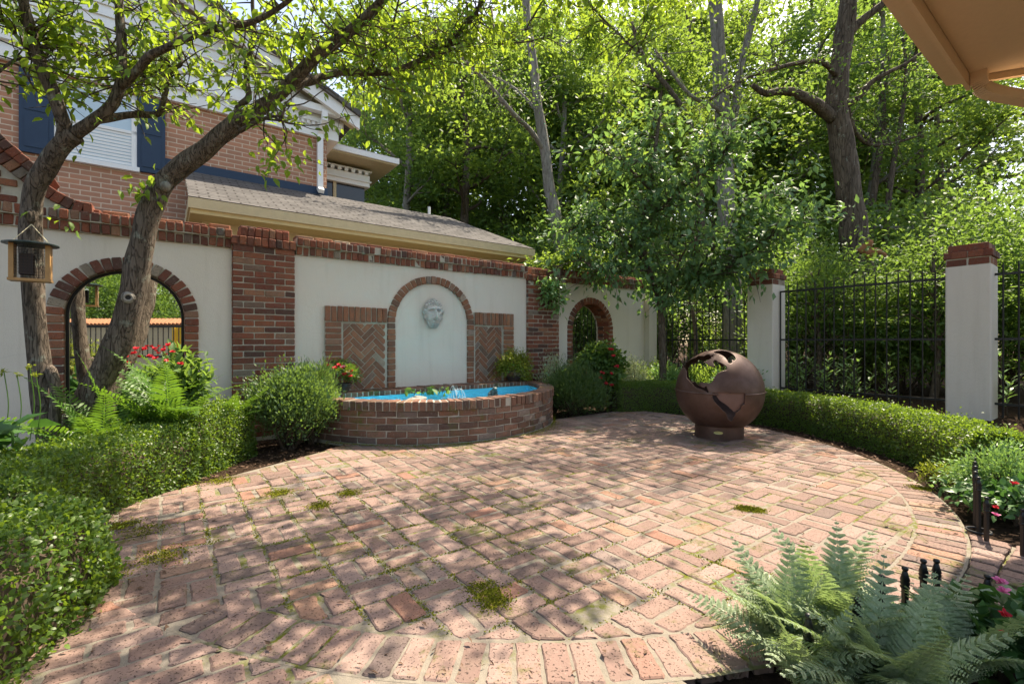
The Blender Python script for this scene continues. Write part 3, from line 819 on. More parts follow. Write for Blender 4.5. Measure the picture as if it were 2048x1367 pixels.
ang = np.arctan2(z + .0, x); rr = np.sqrt((x / (.155 - .05 * np.clip(-z / hh, 0, 1) + .012 * np.sin(9 * ang))) ** 2 + (z / (.212 + .007 * np.sin(13 * ang))) ** 2)
base = np.clip(1 - rr ** 2.4, 0, 1) ** .55 * .10
h = base.copy()
h += .045 * g2(0, .02, .018, .055) + .026 * g2(0, -.025, .027, .02)                       # nose
h += .032 * g2(.05, .07, .045, .014, -.25) + .032 * g2(-.05, .07, .045, .014, .25)       # brow
h -= .042 * (g2(.05, .038, .03, .016) + g2(-.05, .038, .03, .016)); h += .014 * (g2(.05, .036, .016, .009) + g2(-.05, .036, .016, .009))
h += .016 * (g2(.065, -.01, .03, .026) + g2(-.065, -.01, .03, .026))                     # cheeks
h += .026 * (g2(.035, -.058, .042, .014, -.45) + g2(-.035, -.058, .042, .014, .45))      # moustache
h -= .05 * g2(0, -.083, .017, .009); h += .012 * g2(0, -.097, .02, .007)
brd = np.clip((-z - .05) / .08, 0, 1) + np.clip((abs(x) - .085) / .04, 0, 1) * np.clip((.1 - z) / .1, 0, 1)
h += np.clip(brd, 0, 1) * (base > .004) * (.022 * np.sin(x * 150 + 12 * np.sin(z * 38)) * np.sin(z * 70 + 3 * np.sin(x * 60)) + .012)
hair = np.clip((z - .09) / .05, 0, 1) + np.clip((abs(x) - .09) / .03, 0, 1) * np.clip((z + .02) / .08, 0, 1)
h += np.clip(hair, 0, 1) * (base > .004) * (.028 * np.sin(ang * 22 + 5 * np.sin(z * 45)) * np.cos(z * 75 + x * 40) + .016)
keep = base > .003
idx = -np.ones(nu * nv, int); kf = keep.ravel(); idx[kf] = np.arange(kf.sum()); VV = np.array([mk + A * a + UP * e + N * (c_ * 1.0 + .001) for a, e, c_ in zip(x.ravel()[kf], z.ravel()[kf], h.ravel()[kf])])
fc = []
for j in range(nv - 1):
    for i in range(nu - 1):
        q = [idx[j * nu + i], idx[j * nu + i + 1], idx[(j + 1) * nu + i + 1], idx[(j + 1) * nu + i]]
        if min(q) >= 0: fc.append(tuple(q))
b = MB(); b.add(VV, fc); msk = b.build('face_mask', M['stone'], None, True); tag(msk, 'carved grey stone face of a bearded man hung in the niche', 'wall mask')

# ================================================================ fence, pillars
SF = 7.22                                              # the iron fence runs along N at this s
def FW(d, z, o=0.): return W(SF + o, d, z)
def local(px, py, D):
    p = P(px, py, D) - O; return p @ A, p @ N


def fence_d(px):
    """where the fence line meets the sight line through column px"""
    u = (px - 1024) / F; q = O + A * SF
    # (q + N d).x = u * (q + N d).y
    return (u * q[1] - q[0]) / (N[0] - u * N[1])


for name_d, lab in (((1495, 1547), 'stucco pillar with brick cap between the rusty globe and the woods, farther of the two'),
                    ((1891, 1983), 'tall stucco pillar with brick cap beside the right-hand hedge, nearer of the two')):
    d0, d1 = fence_d(name_d[0]), fence_d(name_d[1])
    t = thing('stucco_pillar', lab, 'pillar', W(SF + .2, (d0 + d1) / 2, .0)); dm = (d0 + d1) / 2; hw = (d1 - d0) / 2
    b = MB(); sA, sB = SF - .02, SF + .42
    V = []; ch = .012
    for z in (-.05, 1.97):
        for s, d in ((sA + ch, dm - hw), (sB - ch, dm - hw), (sB, dm - hw + ch), (sB, dm + hw - ch), (sB - ch, dm + hw), (sA + ch, dm + hw), (sA, dm + hw - ch), (sA, dm - hw + ch)): V.append(W(s, d, z))
    b.add(V, [(i, (i + 1) % 8, 8 + (i + 1) % 8, 8 + i) for i in range(8)] + [tuple(range(8, 16))]); b.build('shaft', M['stucco'], t)
    b = MB()
    for k, (ov, z0, z1) in enumerate(((-.004, 1.972, 2.06), (.016, 2.064, 2.15), (-.02, 2.152, 2.235))):
        a0, a1, e0, e1 = sA - ov, sB + ov, dm - hw - ov, dm + hw + ov; zc, hz = (z0 + z1) / 2, (z1 - z0) / 2 - .004
        cnt = 2 + (k % 2)
        for i in range(cnt + 1):
            w0 = max(e0, e0 + (i - .5 * (k % 2)) * (e1 - e0) / cnt); w1 = min(e1, e0 + (i + 1 - .5 * (k % 2)) * (e1 - e0) / cnt)
            if w1 - w0 > .03:
                b.brick(W(a0, (w0 + w1) / 2, zc), N, UP, -A, (w1 - w0) / 2 - .005, hz, .21); b.brick(W(a1, (w0 + w1) / 2, zc), N, UP, A, (w1 - w0) / 2 - .005, hz, .21)
            v0 = max(a0, a0 + (i - .5 * (k % 2)) * (a1 - a0) / cnt); v1 = min(a1, a0 + (i + 1 - .5 * (k % 2)) * (a1 - a0) / cnt)
            if v1 - v0 > .03: b.brick(W((v0 + v1) / 2, e1, zc), A, UP, N, (v1 - v0) / 2 - .005, hz, .1); b.brick(W((v0 + v1) / 2, e0, zc), A, UP, -N, (v1 - v0) / 2 - .005, hz, .1)
        if k == 2: b.wb(a0 + .004, a1 - .004, e0 + .004, e1 - .004, z0, z1 - .003, .4)
    o = b.build('brick_cap', M['wall_brick'], t)
    b = MB(); b.wb(sA + .006, sB - .006, dm - hw + .006, dm + hw - .006, 1.968, 2.145); b.build('mortar', M['mortar'], o)

dA = .12; dB0, dB1 = fence_d(1492) - .0, fence_d(1562); dC0, dC1 = fence_d(1889), fence_d(1989)
for d0, d1, lab in ((dA, dB0, 'black iron fence panel behind the globe between the wall end and the farther pillar'),
                    (dB1 - .1, dC0, 'wide black iron fence panel between the two stucco pillars'),
                    (dC1 - .08, dC1 + 2.2, 'black iron fence panel right of the nearer pillar, cut by the picture edge')):
    t = thing('iron_fence_panel', lab, 'fence', FW((d0 + d1) / 2, .25), 'iron fence panels along the woods')
    off = .2
    def fp(d, z): return FW(d, z, off)
    for z in (.31, 1.085, 1.86):
        b = MB(); b.box((fp(d0, z) + fp(d1, z)) / 2, N * (d1 - d0) / 2, A * .007, UP * .014); b.build('rail', M['iron'], t)
    n = max(3, int(round((d1 - d0) / .125))); zs = [d0 + .006] + [d0 + (d1 - d0) * k / n for k in range(1, n)]
    for k, d in enumerate(zs):
        tip = 2.0 if k else 1.872
        b = MB(); b.tube([fp(d, .15), fp(d, tip - .05), fp(d, tip - .045), fp(d, tip)], [0.0095, .0095, .009, .0015] if k else .012, 6)
        b.build('picket', M['iron'], t)

# ================================================================ globe fire pit
gc = np.array([2.30, 5.18, .512]); RG = .455
gl = thing('globe_fire_pit', 'rust brown steel globe fire pit with cut-out continents on a round base', 'fire pit', (gc[0], gc[1], 0))
toc = unit(np.array([0, 0, H]) - gc); rgt = unit(np.cross(toc, UP)) * -1; upv = np.cross(toc, rgt)
if upv[2] < 0: upv = -upv


def zz(pts): return [((x - 731) / 559., (620 - y) / 512.) for x, y in pts]


NA = zz([(262, 350), (305, 290), (345, 258), (372, 246), (410, 228), (440, 222), (470, 200), (505, 205), (545, 208), (575, 190), (605, 182), (622, 200), (640, 196), (662, 190), (668, 205), (650, 217), (632, 214), (640, 238), (600, 258), (540, 290), (575, 296), (590, 310), (600, 325), (620, 335), (645, 340), (668, 350), (684, 330), (664, 305), (662, 285), (676, 266), (692, 260), (708, 270), (712, 284), (745, 292), (775, 305), (800, 322), (818, 340), (828, 365), (815, 383), (786, 388), (760, 397), (730, 412), (708, 428), (690, 450), (676, 478), (660, 512), (640, 535), (618, 545), (590, 540), (560, 536), (540, 528), (520, 534), (500, 545), (492, 560), (505, 578), (530, 590), (556, 596), (572, 580), (592, 576), (590, 598), (600, 618), (612, 640), (604, 650), (580, 640), (545, 622), (500, 606), (462, 598), (440, 585), (410, 555), (376, 520), (340, 485), (328, 440), (330, 405), (314, 372), (300, 345)])
GRN = zz([(662, 152), (690, 138), (735, 130), (780, 130), (826, 137), (862, 150), (888, 165), (912, 188), (928, 212), (933, 240), (922, 256), (904, 262), (892, 252), (884, 262), (890, 280), (878, 296), (860, 302), (842, 290), (832, 268), (826, 252), (815, 238), (800, 222), (780, 206), (752, 186), (722, 174), (690, 168)])
SA = zz([(652, 660), (680, 648), (760, 646), (860, 646), (960, 644), (1032, 642), (1032, 700), (1028, 765), (1004, 772), (990, 782), (984, 820), (958, 845), (932, 862), (918, 886), (912, 910), (902, 940), (890, 962), (872, 976), (850, 962), (832, 942), (822, 915), (818, 890), (800, 868), (778, 852), (760, 832), (738, 810), (720, 795), (700, 772), (680, 752), (662, 725), (652, 695)])


def inside(poly, x, y):
    p = np.array(poly); q = np.roll(p, 1, 0); c = np.zeros(x.shape, bool)
    for (x0, y0), (x1, y1) in zip(p, q):
        cr = ((y0 > y) != (y1 > y)) & (x < (x1 - x0) * (y - y0) / (y1 - y0 + 1e-12) + x0); c ^= cr
    return c


nl, nm = 420, 210
th = np.linspace(.02, math.pi * .80, nm); ph = np.linspace(0, 2 * np.pi, nl, endpoint=False)
TH, PH = np.meshgrid(th, ph, indexing='ij')
S_ = np.stack([np.sin(TH) * np.cos(PH), np.sin(TH) * np.sin(PH), np.cos(TH)], -1)
th2, ph2 = (th[:-1] + th[1:]) / 2, ph + np.pi / nl; T2, P2 = np.meshgrid(th2, ph2, indexing='ij')
C_ = np.stack([np.sin(T2) * np.cos(P2), np.sin(T2) * np.sin(P2), np.cos(T2)], -1)
fx, fy, fz = C_ @ rgt, C_ @ upv, C_ @ toc
hole = (fz > 0) & (inside(NA, fx, fy) | inside(GRN, fx, fy) | inside(SA, fx, fy))
# the far side carries the old world: two more cut-outs
hole |= (fz < -.30) & (((fx + .30) / .46) ** 2 + ((fy - .44) / .34) ** 2 + .12 * np.sin(fx * 30) < 1)
hole |= (fz < -.30) & (((fx - .34) / .22) ** 2 + ((fy - .62) / .26) ** 2 + .12 * np.sin(fy * 26) < 1)
eq = int(np.argmin(abs(th - math.pi / 2)))
for nm_, lo, hi in (('dome', 0, eq), ('bowl', eq, nm - 1)):
    V = (gc + S_ * RG * (1.0 if nm_ == 'bowl' else .996)).reshape(-1, 3); fc = []
    for i in range(lo, hi):
        for j in range(nl):
            if not hole[i, j]: k = (j + 1) % nl; fc.append((i * nl + j, (i + 1) * nl + j, (i + 1) * nl + k, i * nl + k))
    used = sorted({i for f in fc for i in f}); mp_ = {o: i for i, o in enumerate(used)}
    b = MB(); b.add(V[used], [tuple(mp_[i] for i in f) for f in fc]); o = b.build(nm_, M['rust'], gl, True)
    md = o.modifiers.new('thick', 'SOLIDIFY'); md.thickness = .007; md.offset = -1
b = MB(); pts = []
for t in np.linspace(0, 2 * np.pi, 120): 
    v = np.array([math.cos(t), math.sin(t), 0]); pts.append(gc + v * (RG + .003))
for i in range(119):
    m = unit((pts[i] + pts[i + 1]) / 2 - gc)
    if m @ toc > 0 and inside(NA + [], np.array(m @ rgt), np.array(m @ upv)): continue
    if .0 < m @ rgt < .53 and m @ toc > 0: continue
    b.tube([pts[i], pts[i + 1]], .009, 6, False)
b.build('seam', M['rust'], gl, True)
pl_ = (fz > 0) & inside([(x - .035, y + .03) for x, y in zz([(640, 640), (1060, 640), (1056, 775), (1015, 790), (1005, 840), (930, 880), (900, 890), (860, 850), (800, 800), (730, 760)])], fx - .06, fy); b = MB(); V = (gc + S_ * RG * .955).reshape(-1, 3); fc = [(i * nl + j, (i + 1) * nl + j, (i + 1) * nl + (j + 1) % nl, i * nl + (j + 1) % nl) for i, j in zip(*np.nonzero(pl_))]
used = sorted({i for f in fc for i in f}); mp_ = {o_: i for i, o_ in enumerate(used)}; b.add(V[used], [tuple(mp_[i] for i in f) for f in fc]); b.build('backing_plate', M['rust_lit'], gl, True)
b = MB(); b.lathe([(.235, .155), (.25, .15), (.25, .01), (.256, .0), (.24, .0), (.24, .14)], (gc[0], gc[1], .002), 64); b.build('base', M['rust'], gl, False)
pd = unit(np.array([-.62 - .0, -1., 0]) + np.array([.15, 0, 0])); tg = np.cross(UP, pd)
b = MB(); pl = []
for t in np.linspace(0, 2 * np.pi, 28, endpoint=False):
    a = .045 * math.cos(t) / .25; dr = pd * math.cos(a) + tg * math.sin(a); pl.append(np.array([gc[0], gc[1], .085 + .016 * math.sin(t) * 1.]) + dr * .253)
b.add(pl, [tuple(range(28))]); o = b.build('oval_plate', M['brass'], gl); o.modifiers.new('t', 'SOLIDIFY').thickness = .002


# ================================================================ hedges
def hedge(label, path, w, h, n, mat, L, z0=None, lump=.014, kind='quad', mseed=0, hw_end=.08):
    pts = catmull([np.array([*p, 0.]) for p in path], 10); seg = np.linalg.norm(np.diff(pts, axis=0), axis=1); cum = np.concatenate([[0], np.cumsum(seg)]); tot = cum[-1]
    t = thing('boxwood_hedge', label, 'hedge', (*pts[len(pts) // 2][:2], 0), 'clipped boxwood hedges round the patio')

    def at(u):
        c = np.stack([np.interp(u, cum, pts[:, k]) for k in range(3)], -1); e = .03
        f = np.stack([np.interp(np.clip(u + e, 0, tot), cum, pts[:, k]) - np.interp(np.clip(u - e, 0, tot), cum, pts[:, k]) for k in range(3)], -1)
        return c, unit(f)
    def shape(u, a):
        """superellipse section, rounded ends; a = angle 0..pi across the top"""
        ex = 5.; c, s_ = np.cos(a), np.sin(a); r = (np.abs(c) ** ex + np.abs(s_) ** ex) ** (-1 / ex)
        e = np.minimum(u, tot - u); k = np.clip(e / hw_end, 0.0, 1); k = np.sqrt(np.clip(1 - (1 - k) ** 2, 0, 1)) * .97 + .03
        lm = 1 + lump / .3 * (np.sin(u * 9.3 + mseed) * np.sin(a * 4 + u * 3) * .5 + .5 * np.sin(u * 21 + 3 * a + mseed) * np.sin(a * 9))
        return c * r * w / 2 * k * lm, s_ * r * h * (k * .25 + .75) * lm
    u = rng.uniform(0, tot, n); a = rng.uniform(-.08, math.pi + .08, n)
    lead = rng.random(n) < .12; ends = np.where(rng.random(n) < .5, rng.uniform(0, hw_end, n), tot - rng.uniform(0, hw_end, n)); u = np.where(lead, ends, u)
    c, f = at(u); side = np.cross(f, UP); x, z = shape(u, a)
    dep = 1 - rng.exponential(.085, n).clip(0, .35) + rng.normal(0, .012, n) + (rng.random(n) < .03) * rng.uniform(0, .16, n)
    pos = c + side * (x * dep)[:, None] + UP * (z * dep)[:, None]
    pos[:, 2] += ground_z(pos[:, 0], pos[:, 1]) * 1.0
    nrm = unit(side * np.cos(a)[:, None] * .9 + UP * np.sin(a)[:, None]); T = unit(nrm * .55 + rnd(n) * .8 + UP * .25); Nn = unit(nrm + rnd(n) * .6)
    LL = L * rng.uniform(.7, 1.25, n); v = np.clip(rng.normal(.42, .30, n), 0, 1)
    leaves('foliage', pos, T, Nn, LL, LL * rng.uniform(.55, .75, n), mat, t, kind, v)
    b = MB(); uu = np.linspace(.02, tot - .02, 60); aa = np.linspace(0, math.pi, 14); cc, ff = at(uu); sd = np.cross(ff, UP); V = []
    for i in range(60):
        x, z = shape(np.full(14, uu[i]), aa); V += list(cc[i] + sd[i] * (x * .80)[:, None] + UP * (z * .82)[:, None] + UP * ground_z(cc[i][0], cc[i][1]))
    b.add(V, [(i * 14 + j, (i + 1) * 14 + j, (i + 1) * 14 + j + 1, i * 14 + j + 1) for i in range(59) for j in range(13)] + [tuple(range(14)), tuple(range(59 * 14, 60 * 14))])
    b.build('stems', M['twig'], t, True)  # solid dark core added to block light through the leaves


hedge('boxwood hedge clump nearest the camera at the lower left edge', [(-2.0, .75), (-1.90, 1.35), (-2.12, 1.98)], .78, .44, 24000, M['box_leaf'], .023, lump=.025, kind='oval', mseed=1, hw_end=.14)
hedge('long boxwood hedge in front of the ferns on the left', [(-2.36, 1.95), (-2.68, 2.55), (-2.76, 3.15), (-2.72, 3.70)], .62, .46, 40000, M['box_leaf'], .021, mseed=4)
hedge('rounded boxwood hedge end beside the pale left-hand shrub', [(-2.71, 3.62), (-2.72, 4.05), (-2.70, 4.50)], .56, .52, 26000, M['box_leaf'], .021, mseed=7, lump=.02)
hedge('short boxwood hedge directly behind the rusty globe', [(1.52, 7.20), (2.1, 7.32), (2.75, 7.1), (3.15, 6.72)], .5, .46, 36000, M['box_leaf'], .019, mseed=2, lump=.02)
hedge('long curving boxwood hedge along the right side of the patio', [(3.18, 6.70), (3.52, 6.1), (3.76, 5.3), (3.80, 4.5), (3.68, 3.8), (3.45, 3.25)], .5, .43, 70000, M['box_leaf'], .021, mseed=9, lump=.02)


# ================================================================ shrubs and small plants
def bush(name, label, cat, c, r, n, mat, L, wr=.6, kind='quad', clumps=22, group=None, up=.35, tight=.32, stem=True, v0=.45, core=0.):
    """leafy plant: leaves gathered into clumps over an ellipsoid, with stems from the root"""
    c = np.asarray(c, float); r = np.broadcast_to(np.asarray(r, float), (3,))
    t = thing(name, label, cat, (c[0], c[1], ground_z(c[0], c[1]) if c[2] < .3 + r[2] else c[2] - r[2]), group)
    dirs = rnd(clumps); dirs[:, 2] = np.abs(dirs[:, 2]) * 1.15 - .35; cl = c + unit(dirs) * r * rng.uniform(.45, .92, (clumps, 1))
    k = rng.integers(0, clumps, n); off = rng.normal(0, 1, (n, 3)) * r * tight; pos = cl[k] + off
    if core: 
        m = int(n * core); pos[:m] = c + rnd(m) * r * rng.uniform(.7, 1., (m, 1)); pos[:m, 2] = np.maximum(pos[:m, 2], c[2] - r[2] * .9)
    pos[:, 2] = np.maximum(pos[:, 2], ground_z(c[0], c[1]) + .02)
    out = unit(pos - c + UP * r[2] * .2); T = unit(out * .6 + rnd(n) * .7 + UP * up); Nn = unit(UP * .8 + out * .5 + rnd(n) * .6)
    LL = L * rng.uniform(.65, 1.25, n); v = np.clip(rng.normal(v0, .22, n), 0, 1)
    leaves('foliage', pos, T, Nn, LL, LL * wr * rng.uniform(.85, 1.15, n), mat, t, kind, v)
    if stem:
        b = MB(); base = np.array([c[0], c[1], min(c[2] - r[2], ground_z(c[0], c[1]) + .0)])
        for q in cl[:min(clumps, 16)]: b.tube(catmull([base + rng.normal(0, .03, 3) * (1, 1, 0), (base + q) / 2 + rng.normal(0, .05, 3), q], 4), np.linspace(.012, .004, 9), 5)
        b.build('stems', M['twig'], t)
    return t


def flowers(parent, pts, r, mat, name='flower', petals=5):
    for p in pts:
        n = petals * 3; a = rng.uniform(0, 6.28, n); T = np.stack([np.cos(a), np.sin(a), rng.uniform(-.1, .9, n)], 1); T = unit(T + np.array([0, -.45, .2]))
        leaves(name, np.tile(p, (n, 1)) + rng.normal(0, r * .12, (n, 3)), T, rnd(n) * .5 + UP - np.array([0, 1, 0]), r * rng.uniform(.7, 1.1, n), r * rng.uniform(.6, .9, n), mat, parent, 'oval')


bush('mixed_shrub', 'loose glossy shrub with upright tips between the left brick pier and the basin', 'shrub', (-2.24, 4.72, .38), (.42, .36, .38), 11000, M['box_dark'], .036, .5, clumps=54, tight=.2, up=.7, core=.12)
bush('yew_shrub', 'fine-needled yew with arching sprays touching the left end of the basin', 'shrub', (-2.14, 4.98, .48), (.21, .24, .34), 6000, M['box_dark'], .06, .14, clumps=26, tight=.22, up=1.0, v0=.6)
bush('yew_shrub', 'dark spreading yew at the right foot of the basin', 'shrub', (.92, 6.82, .33), (.42, .38, .38), 11000, M['box_dark'], .06, .16, clumps=40, tight=.24, up=.8, v0=.35, core=.15)
bush('variegated_shrub', 'thin pale-leaved shrub in front of the right brick pier', 'shrub', (.66, 7.18, .42), (.26, .22, .40), 2600, M['cream_petal'], .03, .45, clumps=22, tight=.2, up=.6)
bush('variegated_shrub', 'low pale-leaved shrub right of the red flowers by the hedge', 'shrub', (1.98, 7.78, .35), (.42, .3, .36), 3200, M['cream_petal'], .036, .5, clumps=26, tight=.2, up=.6)
t = bush('flowering_vine', 'big dark-leaved bush with red trumpet flowers under the right arch', 'flowering bush', (1.36, 7.30, .62), (.36, .34, .42), 3400, M['wood_leaf'], .085, .55, 'dog', clumps=36, tight=.2, up=.0, v0=.25, core=.3)
fl = [np.array([1.36, 7.3, .66]) + unit(np.array([rng.uniform(-1, 1), -1.0, rng.uniform(-.8, .9)])) * np.array([.42, .38, .46]) for _ in range(13)]; flowers(t, fl, .042, M['red'])
t = bush('flowering_vine', 'broad-leaved plant with red flowers in front of the arched mirror', 'flowering bush', (-2.98, 4.14, .50), (.34, .18, .42), 800, M['wood_leaf'], .10, .42, 'dog', clumps=26, tight=.2, up=.1, v0=.3)
fl = [P(px, py, 3.70 + rng.uniform(-.12, .14)) for px, py in ((273, 697), (290, 697), (310, 697), (327, 700), (345, 703), (337, 690), (312, 716), (333, 721), (252, 713), (258, 725), (362, 727), (300, 712), (268, 706))]; flowers(t, fl, .025, M['red'])
t = bush('climbing_vine', 'leafy creeper hanging over the coping onto the right brick pier', 'vine', W(4.42, .16, 1.78), (.22, .14, .34), 420, M['laurel'], .095, .5, 'dog', clumps=16, tight=.28, up=-.5, stem=False)
b = MB()
for k in range(6): b.tube(catmull([W(4.7 + k * .05, -.1, 2.33), W(4.6 + k * .02, .14, 2.28), W(4.45 + .05 * k, .12, 1.95), W(4.32 + .06 * k, .14, 1.6 + .06 * k)], 5), .005, 5)
b.build('stems', M['twig'], t)
bush('climbing_vine', 'pale green creeper heaped on top of the wall coping beside the right pier', 'vine', W(5.15, -.05, 2.42), (.7, .3, .2), 1500, M['wood_leaf_yellow'], .085, .5, 'dog', clumps=30, tight=.3, up=-.1, stem=False)


def potted(label, c, rp, hp, r, mat, n, L, wr, fcol=None, fn=0, kind='quad', v0=.5):
    c = np.asarray(c, float)
    t = thing('potted_plant', label, 'potted plant', c)
    b = MB(); b.lathe([(rp * .75, 0), (rp, hp * .9), (rp * 1.08, hp * .9), (rp * 1.08, hp), (rp * .92, hp), (rp * .9, hp * .85)], c, 24); b.build('pot', M['pot'], t, False)
    q = c + UP * (hp + r * .45); d = rnd(n); d[:, 2] = abs(d[:, 2]) * .8 - .18; cl_ = unit(rnd(26) * (1, 1, .7) + UP * .25) * r * rng.uniform(.55, 1.05, (26, 1)); pos = q + cl_[rng.integers(0, 26, n)] + rng.normal(0, r * .17, (n, 3)); pos[:, 2] = np.maximum(pos[:, 2], c[2] + hp * .35); out = unit(pos - q)
    LL = L * rng.uniform(.7, 1.2, n); leaves('foliage', pos, unit(out * .7 + rnd(n) * .6), unit(out + rnd(n) * .5), LL, LL * wr, mat, t, kind, np.clip(rng.normal(v0, .2, n), 0, 1))
    if fcol:
        fl = [q + unit(np.array([rng.uniform(-1, 1.1), -.9 + rng.uniform(-.3, .5), rng.uniform(-.1, 1.)])) * r * rng.uniform(.98, 1.12) for _ in range(fn)]
        for k, p in enumerate(fl): flowers(t, [p], .034, M[fcol] if k % 4 else M['pink'], petals=6)
    return t


potted('dark pot of bright red flowers standing on the left end of the basin rim', W(1.12, .17, .457), .10, .10, .19, M['box_leaf'], 2600, .03, .5, 'red', 12, v0=.75)
potted('low pot of golden green conifer standing on the right end of the basin rim', W(3.68, .17, .457), .11, .07, .27, M['gold_leaf'], 3600, .045, .32, v0=.4)


# ---------------------------------------------------------------- ferns
def frond_mesh(name, mat, Lf=.7, pairs=26, wide=.13, droop=.45, bi=False, sub=11):
    ts = np.linspace(0, 1, pairs + 2)[1:]; Ps, Ts, Ns, Ls, Ws = [], [], [], [], []
    def rach(t): return np.array([t * Lf * (1 - .12 * droop * t), 0, Lf * (.30 * t - droop * t * t)])
    for i, t in enumerate(ts):
        p = rach(t); tg = unit(rach(t + .02) - p); env = math.sin(math.pi * min(1, (t * .86 + .12)) ** (.75)) if not bi else max(0., 1 - t) ** .75 * min(1, .35 + 3 * t)
        env = max(env, .05); nr_ = np.array([-tg[2], 0, tg[0]])
        if bi and t < .12: continue
        for sg in (-1, 1):
            dr = unit(np.array([0, sg, 0]) + tg * (.42 if not bi else .55) + UP * (.10 + rng.normal(0, .05))); Lp = wide * env * rng.uniform(.9, 1.08)
            if not bi:
                Ps.append(p); Ts.append(dr); Ns.append(unit(nr_ + rng.normal(0, .16, 3))); Ls.append(Lp); Ws.append(.021 * (.55 + .45 * env) * Lf / .7)
            else:
                for j in range(sub):
                    q = (j + .5) / sub; pp_ = p + dr * Lp * q - UP * Lp * .28 * q * q; el = Lp * .26 * max(0., 1 - q) ** .7 + .004
                    for s2 in (-1, 1):
                        d2 = unit(np.cross(nr_, dr) * s2 + dr * .75); Ps.append(pp_); Ts.append(d2); Ns.append(unit(nr_ + rng.normal(0, .12, 3))); Ls.append(el); Ws.append(el * .46 + .003)
                Ps.append(p); Ts.append(dr); Ns.append(nr_); Ls.append(Lp); Ws.append(.005)
    n = len(Ps)
    for t in np.linspace(0, .98, 24):                      # the stalk, as overlapping slips
        p = rach(t); Ps.append(p); Ts.append(unit(rach(t + .05) - p)); Ns.append(np.array([0, .3, 1.])); Ls.append(Lf * .055); Ws.append(.008 * (1 - t) + .003)
    V = leaf_arrays(np.array(Ps), np.array(Ts), np.array(Ns), np.array(Ls), np.array(Ws), 'quad' if bi else 'oval')
    return leaf_mesh(name, V, np.clip(rng.normal(.5, .18, len(Ps)), 0, 1), 'quad' if bi else 'oval', mat)


SW = [frond_mesh('sword_frond', M['fern'], .75, 28, .12, d) for d in (.25, .5, .75)]
PF = [frond_mesh('painted_frond', M['silver_fern'], .46, 15, .14, d, True, 9) for d in (.2, .45, .7)]


def fern(name, label, c, n, scale, meshes, tilt=(25, 70), azs=None, group=None):
    t = thing(name, label, 'fern', c, group)
    for k in range(n):
        o = link('frond', meshes[k % len(meshes)], t); az = rng.uniform(0, 2 * math.pi) if azs is None else math.radians(rng.uniform(*azs))
        el = math.radians(rng.uniform(*tilt)); s = scale * rng.uniform(.75, 1.15)
        o.rotation_mode = 'XYZ'; o.rotation_euler = (rng.normal(0, .18), -el, az); o.scale = (s, s, s); o.location = (rng.normal(0, .025), rng.normal(0, .025), 0)
    return t


for i, (c, n, s, tl, lab) in enumerate((((-3.02, 3.46, .12), 17, 1.12, (25, 78), 'large arching sword fern spreading in front of the leaning tree trunk'),
                                       ((-2.76, 3.80, .25), 18, 1.12, (35, 82), 'upright sword fern in front of the right side of the arched mirror'),
                                       ((-3.08, 3.02, .14), 14, .78, (10, 45), 'low yellow-green sword fern just behind the long left hedge'),
                                       ((-3.5, 2.95, .12), 12, .8, (15, 55), 'sword fern at the foot of the upright tree trunk'),
                                       ((-2.62, 4.28, .25), 9, .8, (20, 60), 'small sword fern reaching over the rounded hedge end'))):
    fern('sword_fern', lab, c, n, s, SW, tl, None, 'sword ferns behind the left hedge')
for i, (c, n, s, lab) in enumerate((((.90, 1.50, .02), 24, .76, 'silvery painted fern at the left end of the lower right bed, in full sun'),
                                    ((1.10, 1.60, .02), 18, .85, 'pale upright fern behind the silvery one in the lower right bed'),
                                    ((1.32, 1.42, .0), 20, .74, 'large shaded green fern in the middle of the lower right bed'),
                                    ((.86, 1.34, .02), 14, .62, 'small silvery fern spilling over the brick ring at the bottom edge'),
                                    ((1.04, 1.28, .02), 24, .8, 'fern nearest the camera at the bottom picture edge'),
                                    ((1.58, 1.20, .0), 10, .7, 'dark fern in the bottom right corner below the pink impatiens'))):
    fern('painted_fern', lab, c, n, s, PF, (22, 78), None, 'ferns in the lower right bed')
t = bush('impatiens_plant', 'low green impatiens with pink and red blooms by the lower right path', 'flowering plant', (1.62, 1.46, .10), (.20, .16, .12), 420, M['impatiens'], .075, .6, 'dog', clumps=18, tight=.3, up=0.)
flowers(t, [np.array([1.55, 1.48, .29]), np.array([1.53, 1.45, .275])], .018, M['pink']); flowers(t, [np.array([1.50, 1.42, .22]), np.array([1.43, 1.36, .2]), np.array([1.70, 1.40, .21])], .017, M['red'])
t = bush('impatiens_plant', 'green impatiens with red flowers beside the stakes at the right edge', 'flowering plant', (3.02, 2.72, .10), (.30, .24, .12), 1000, M['impatiens'], .05, .6, 'dog', clumps=22, tight=.3, up=0., v0=.7)
flowers(t, [np.array([2.80, 2.60, .26]), np.array([2.92, 2.6, .24]), np.array([2.72, 2.62, .12])], .022, M['red']); flowers(t, [np.array([2.66, 2.56, .1])], .02, M['pink'])
bush('feathery_shrub', 'pale feathery green shrub behind the right-hand row of iron stakes', 'shrub', (3.16, 3.02, .20), (.30, .20, .22), 3600, M['laurel'], .03, .4, clumps=34, tight=.2, up=.4, v0=.25)
bush('feathery_shrub', 'small bright shrub leaning over the brick ring left of the stakes', 'shrub', (3.10, 3.36, .08), (.15, .10, .10), 700, M['gold_leaf'], .03, .35, clumps=22, tight=.22, up=.3, v0=.35)
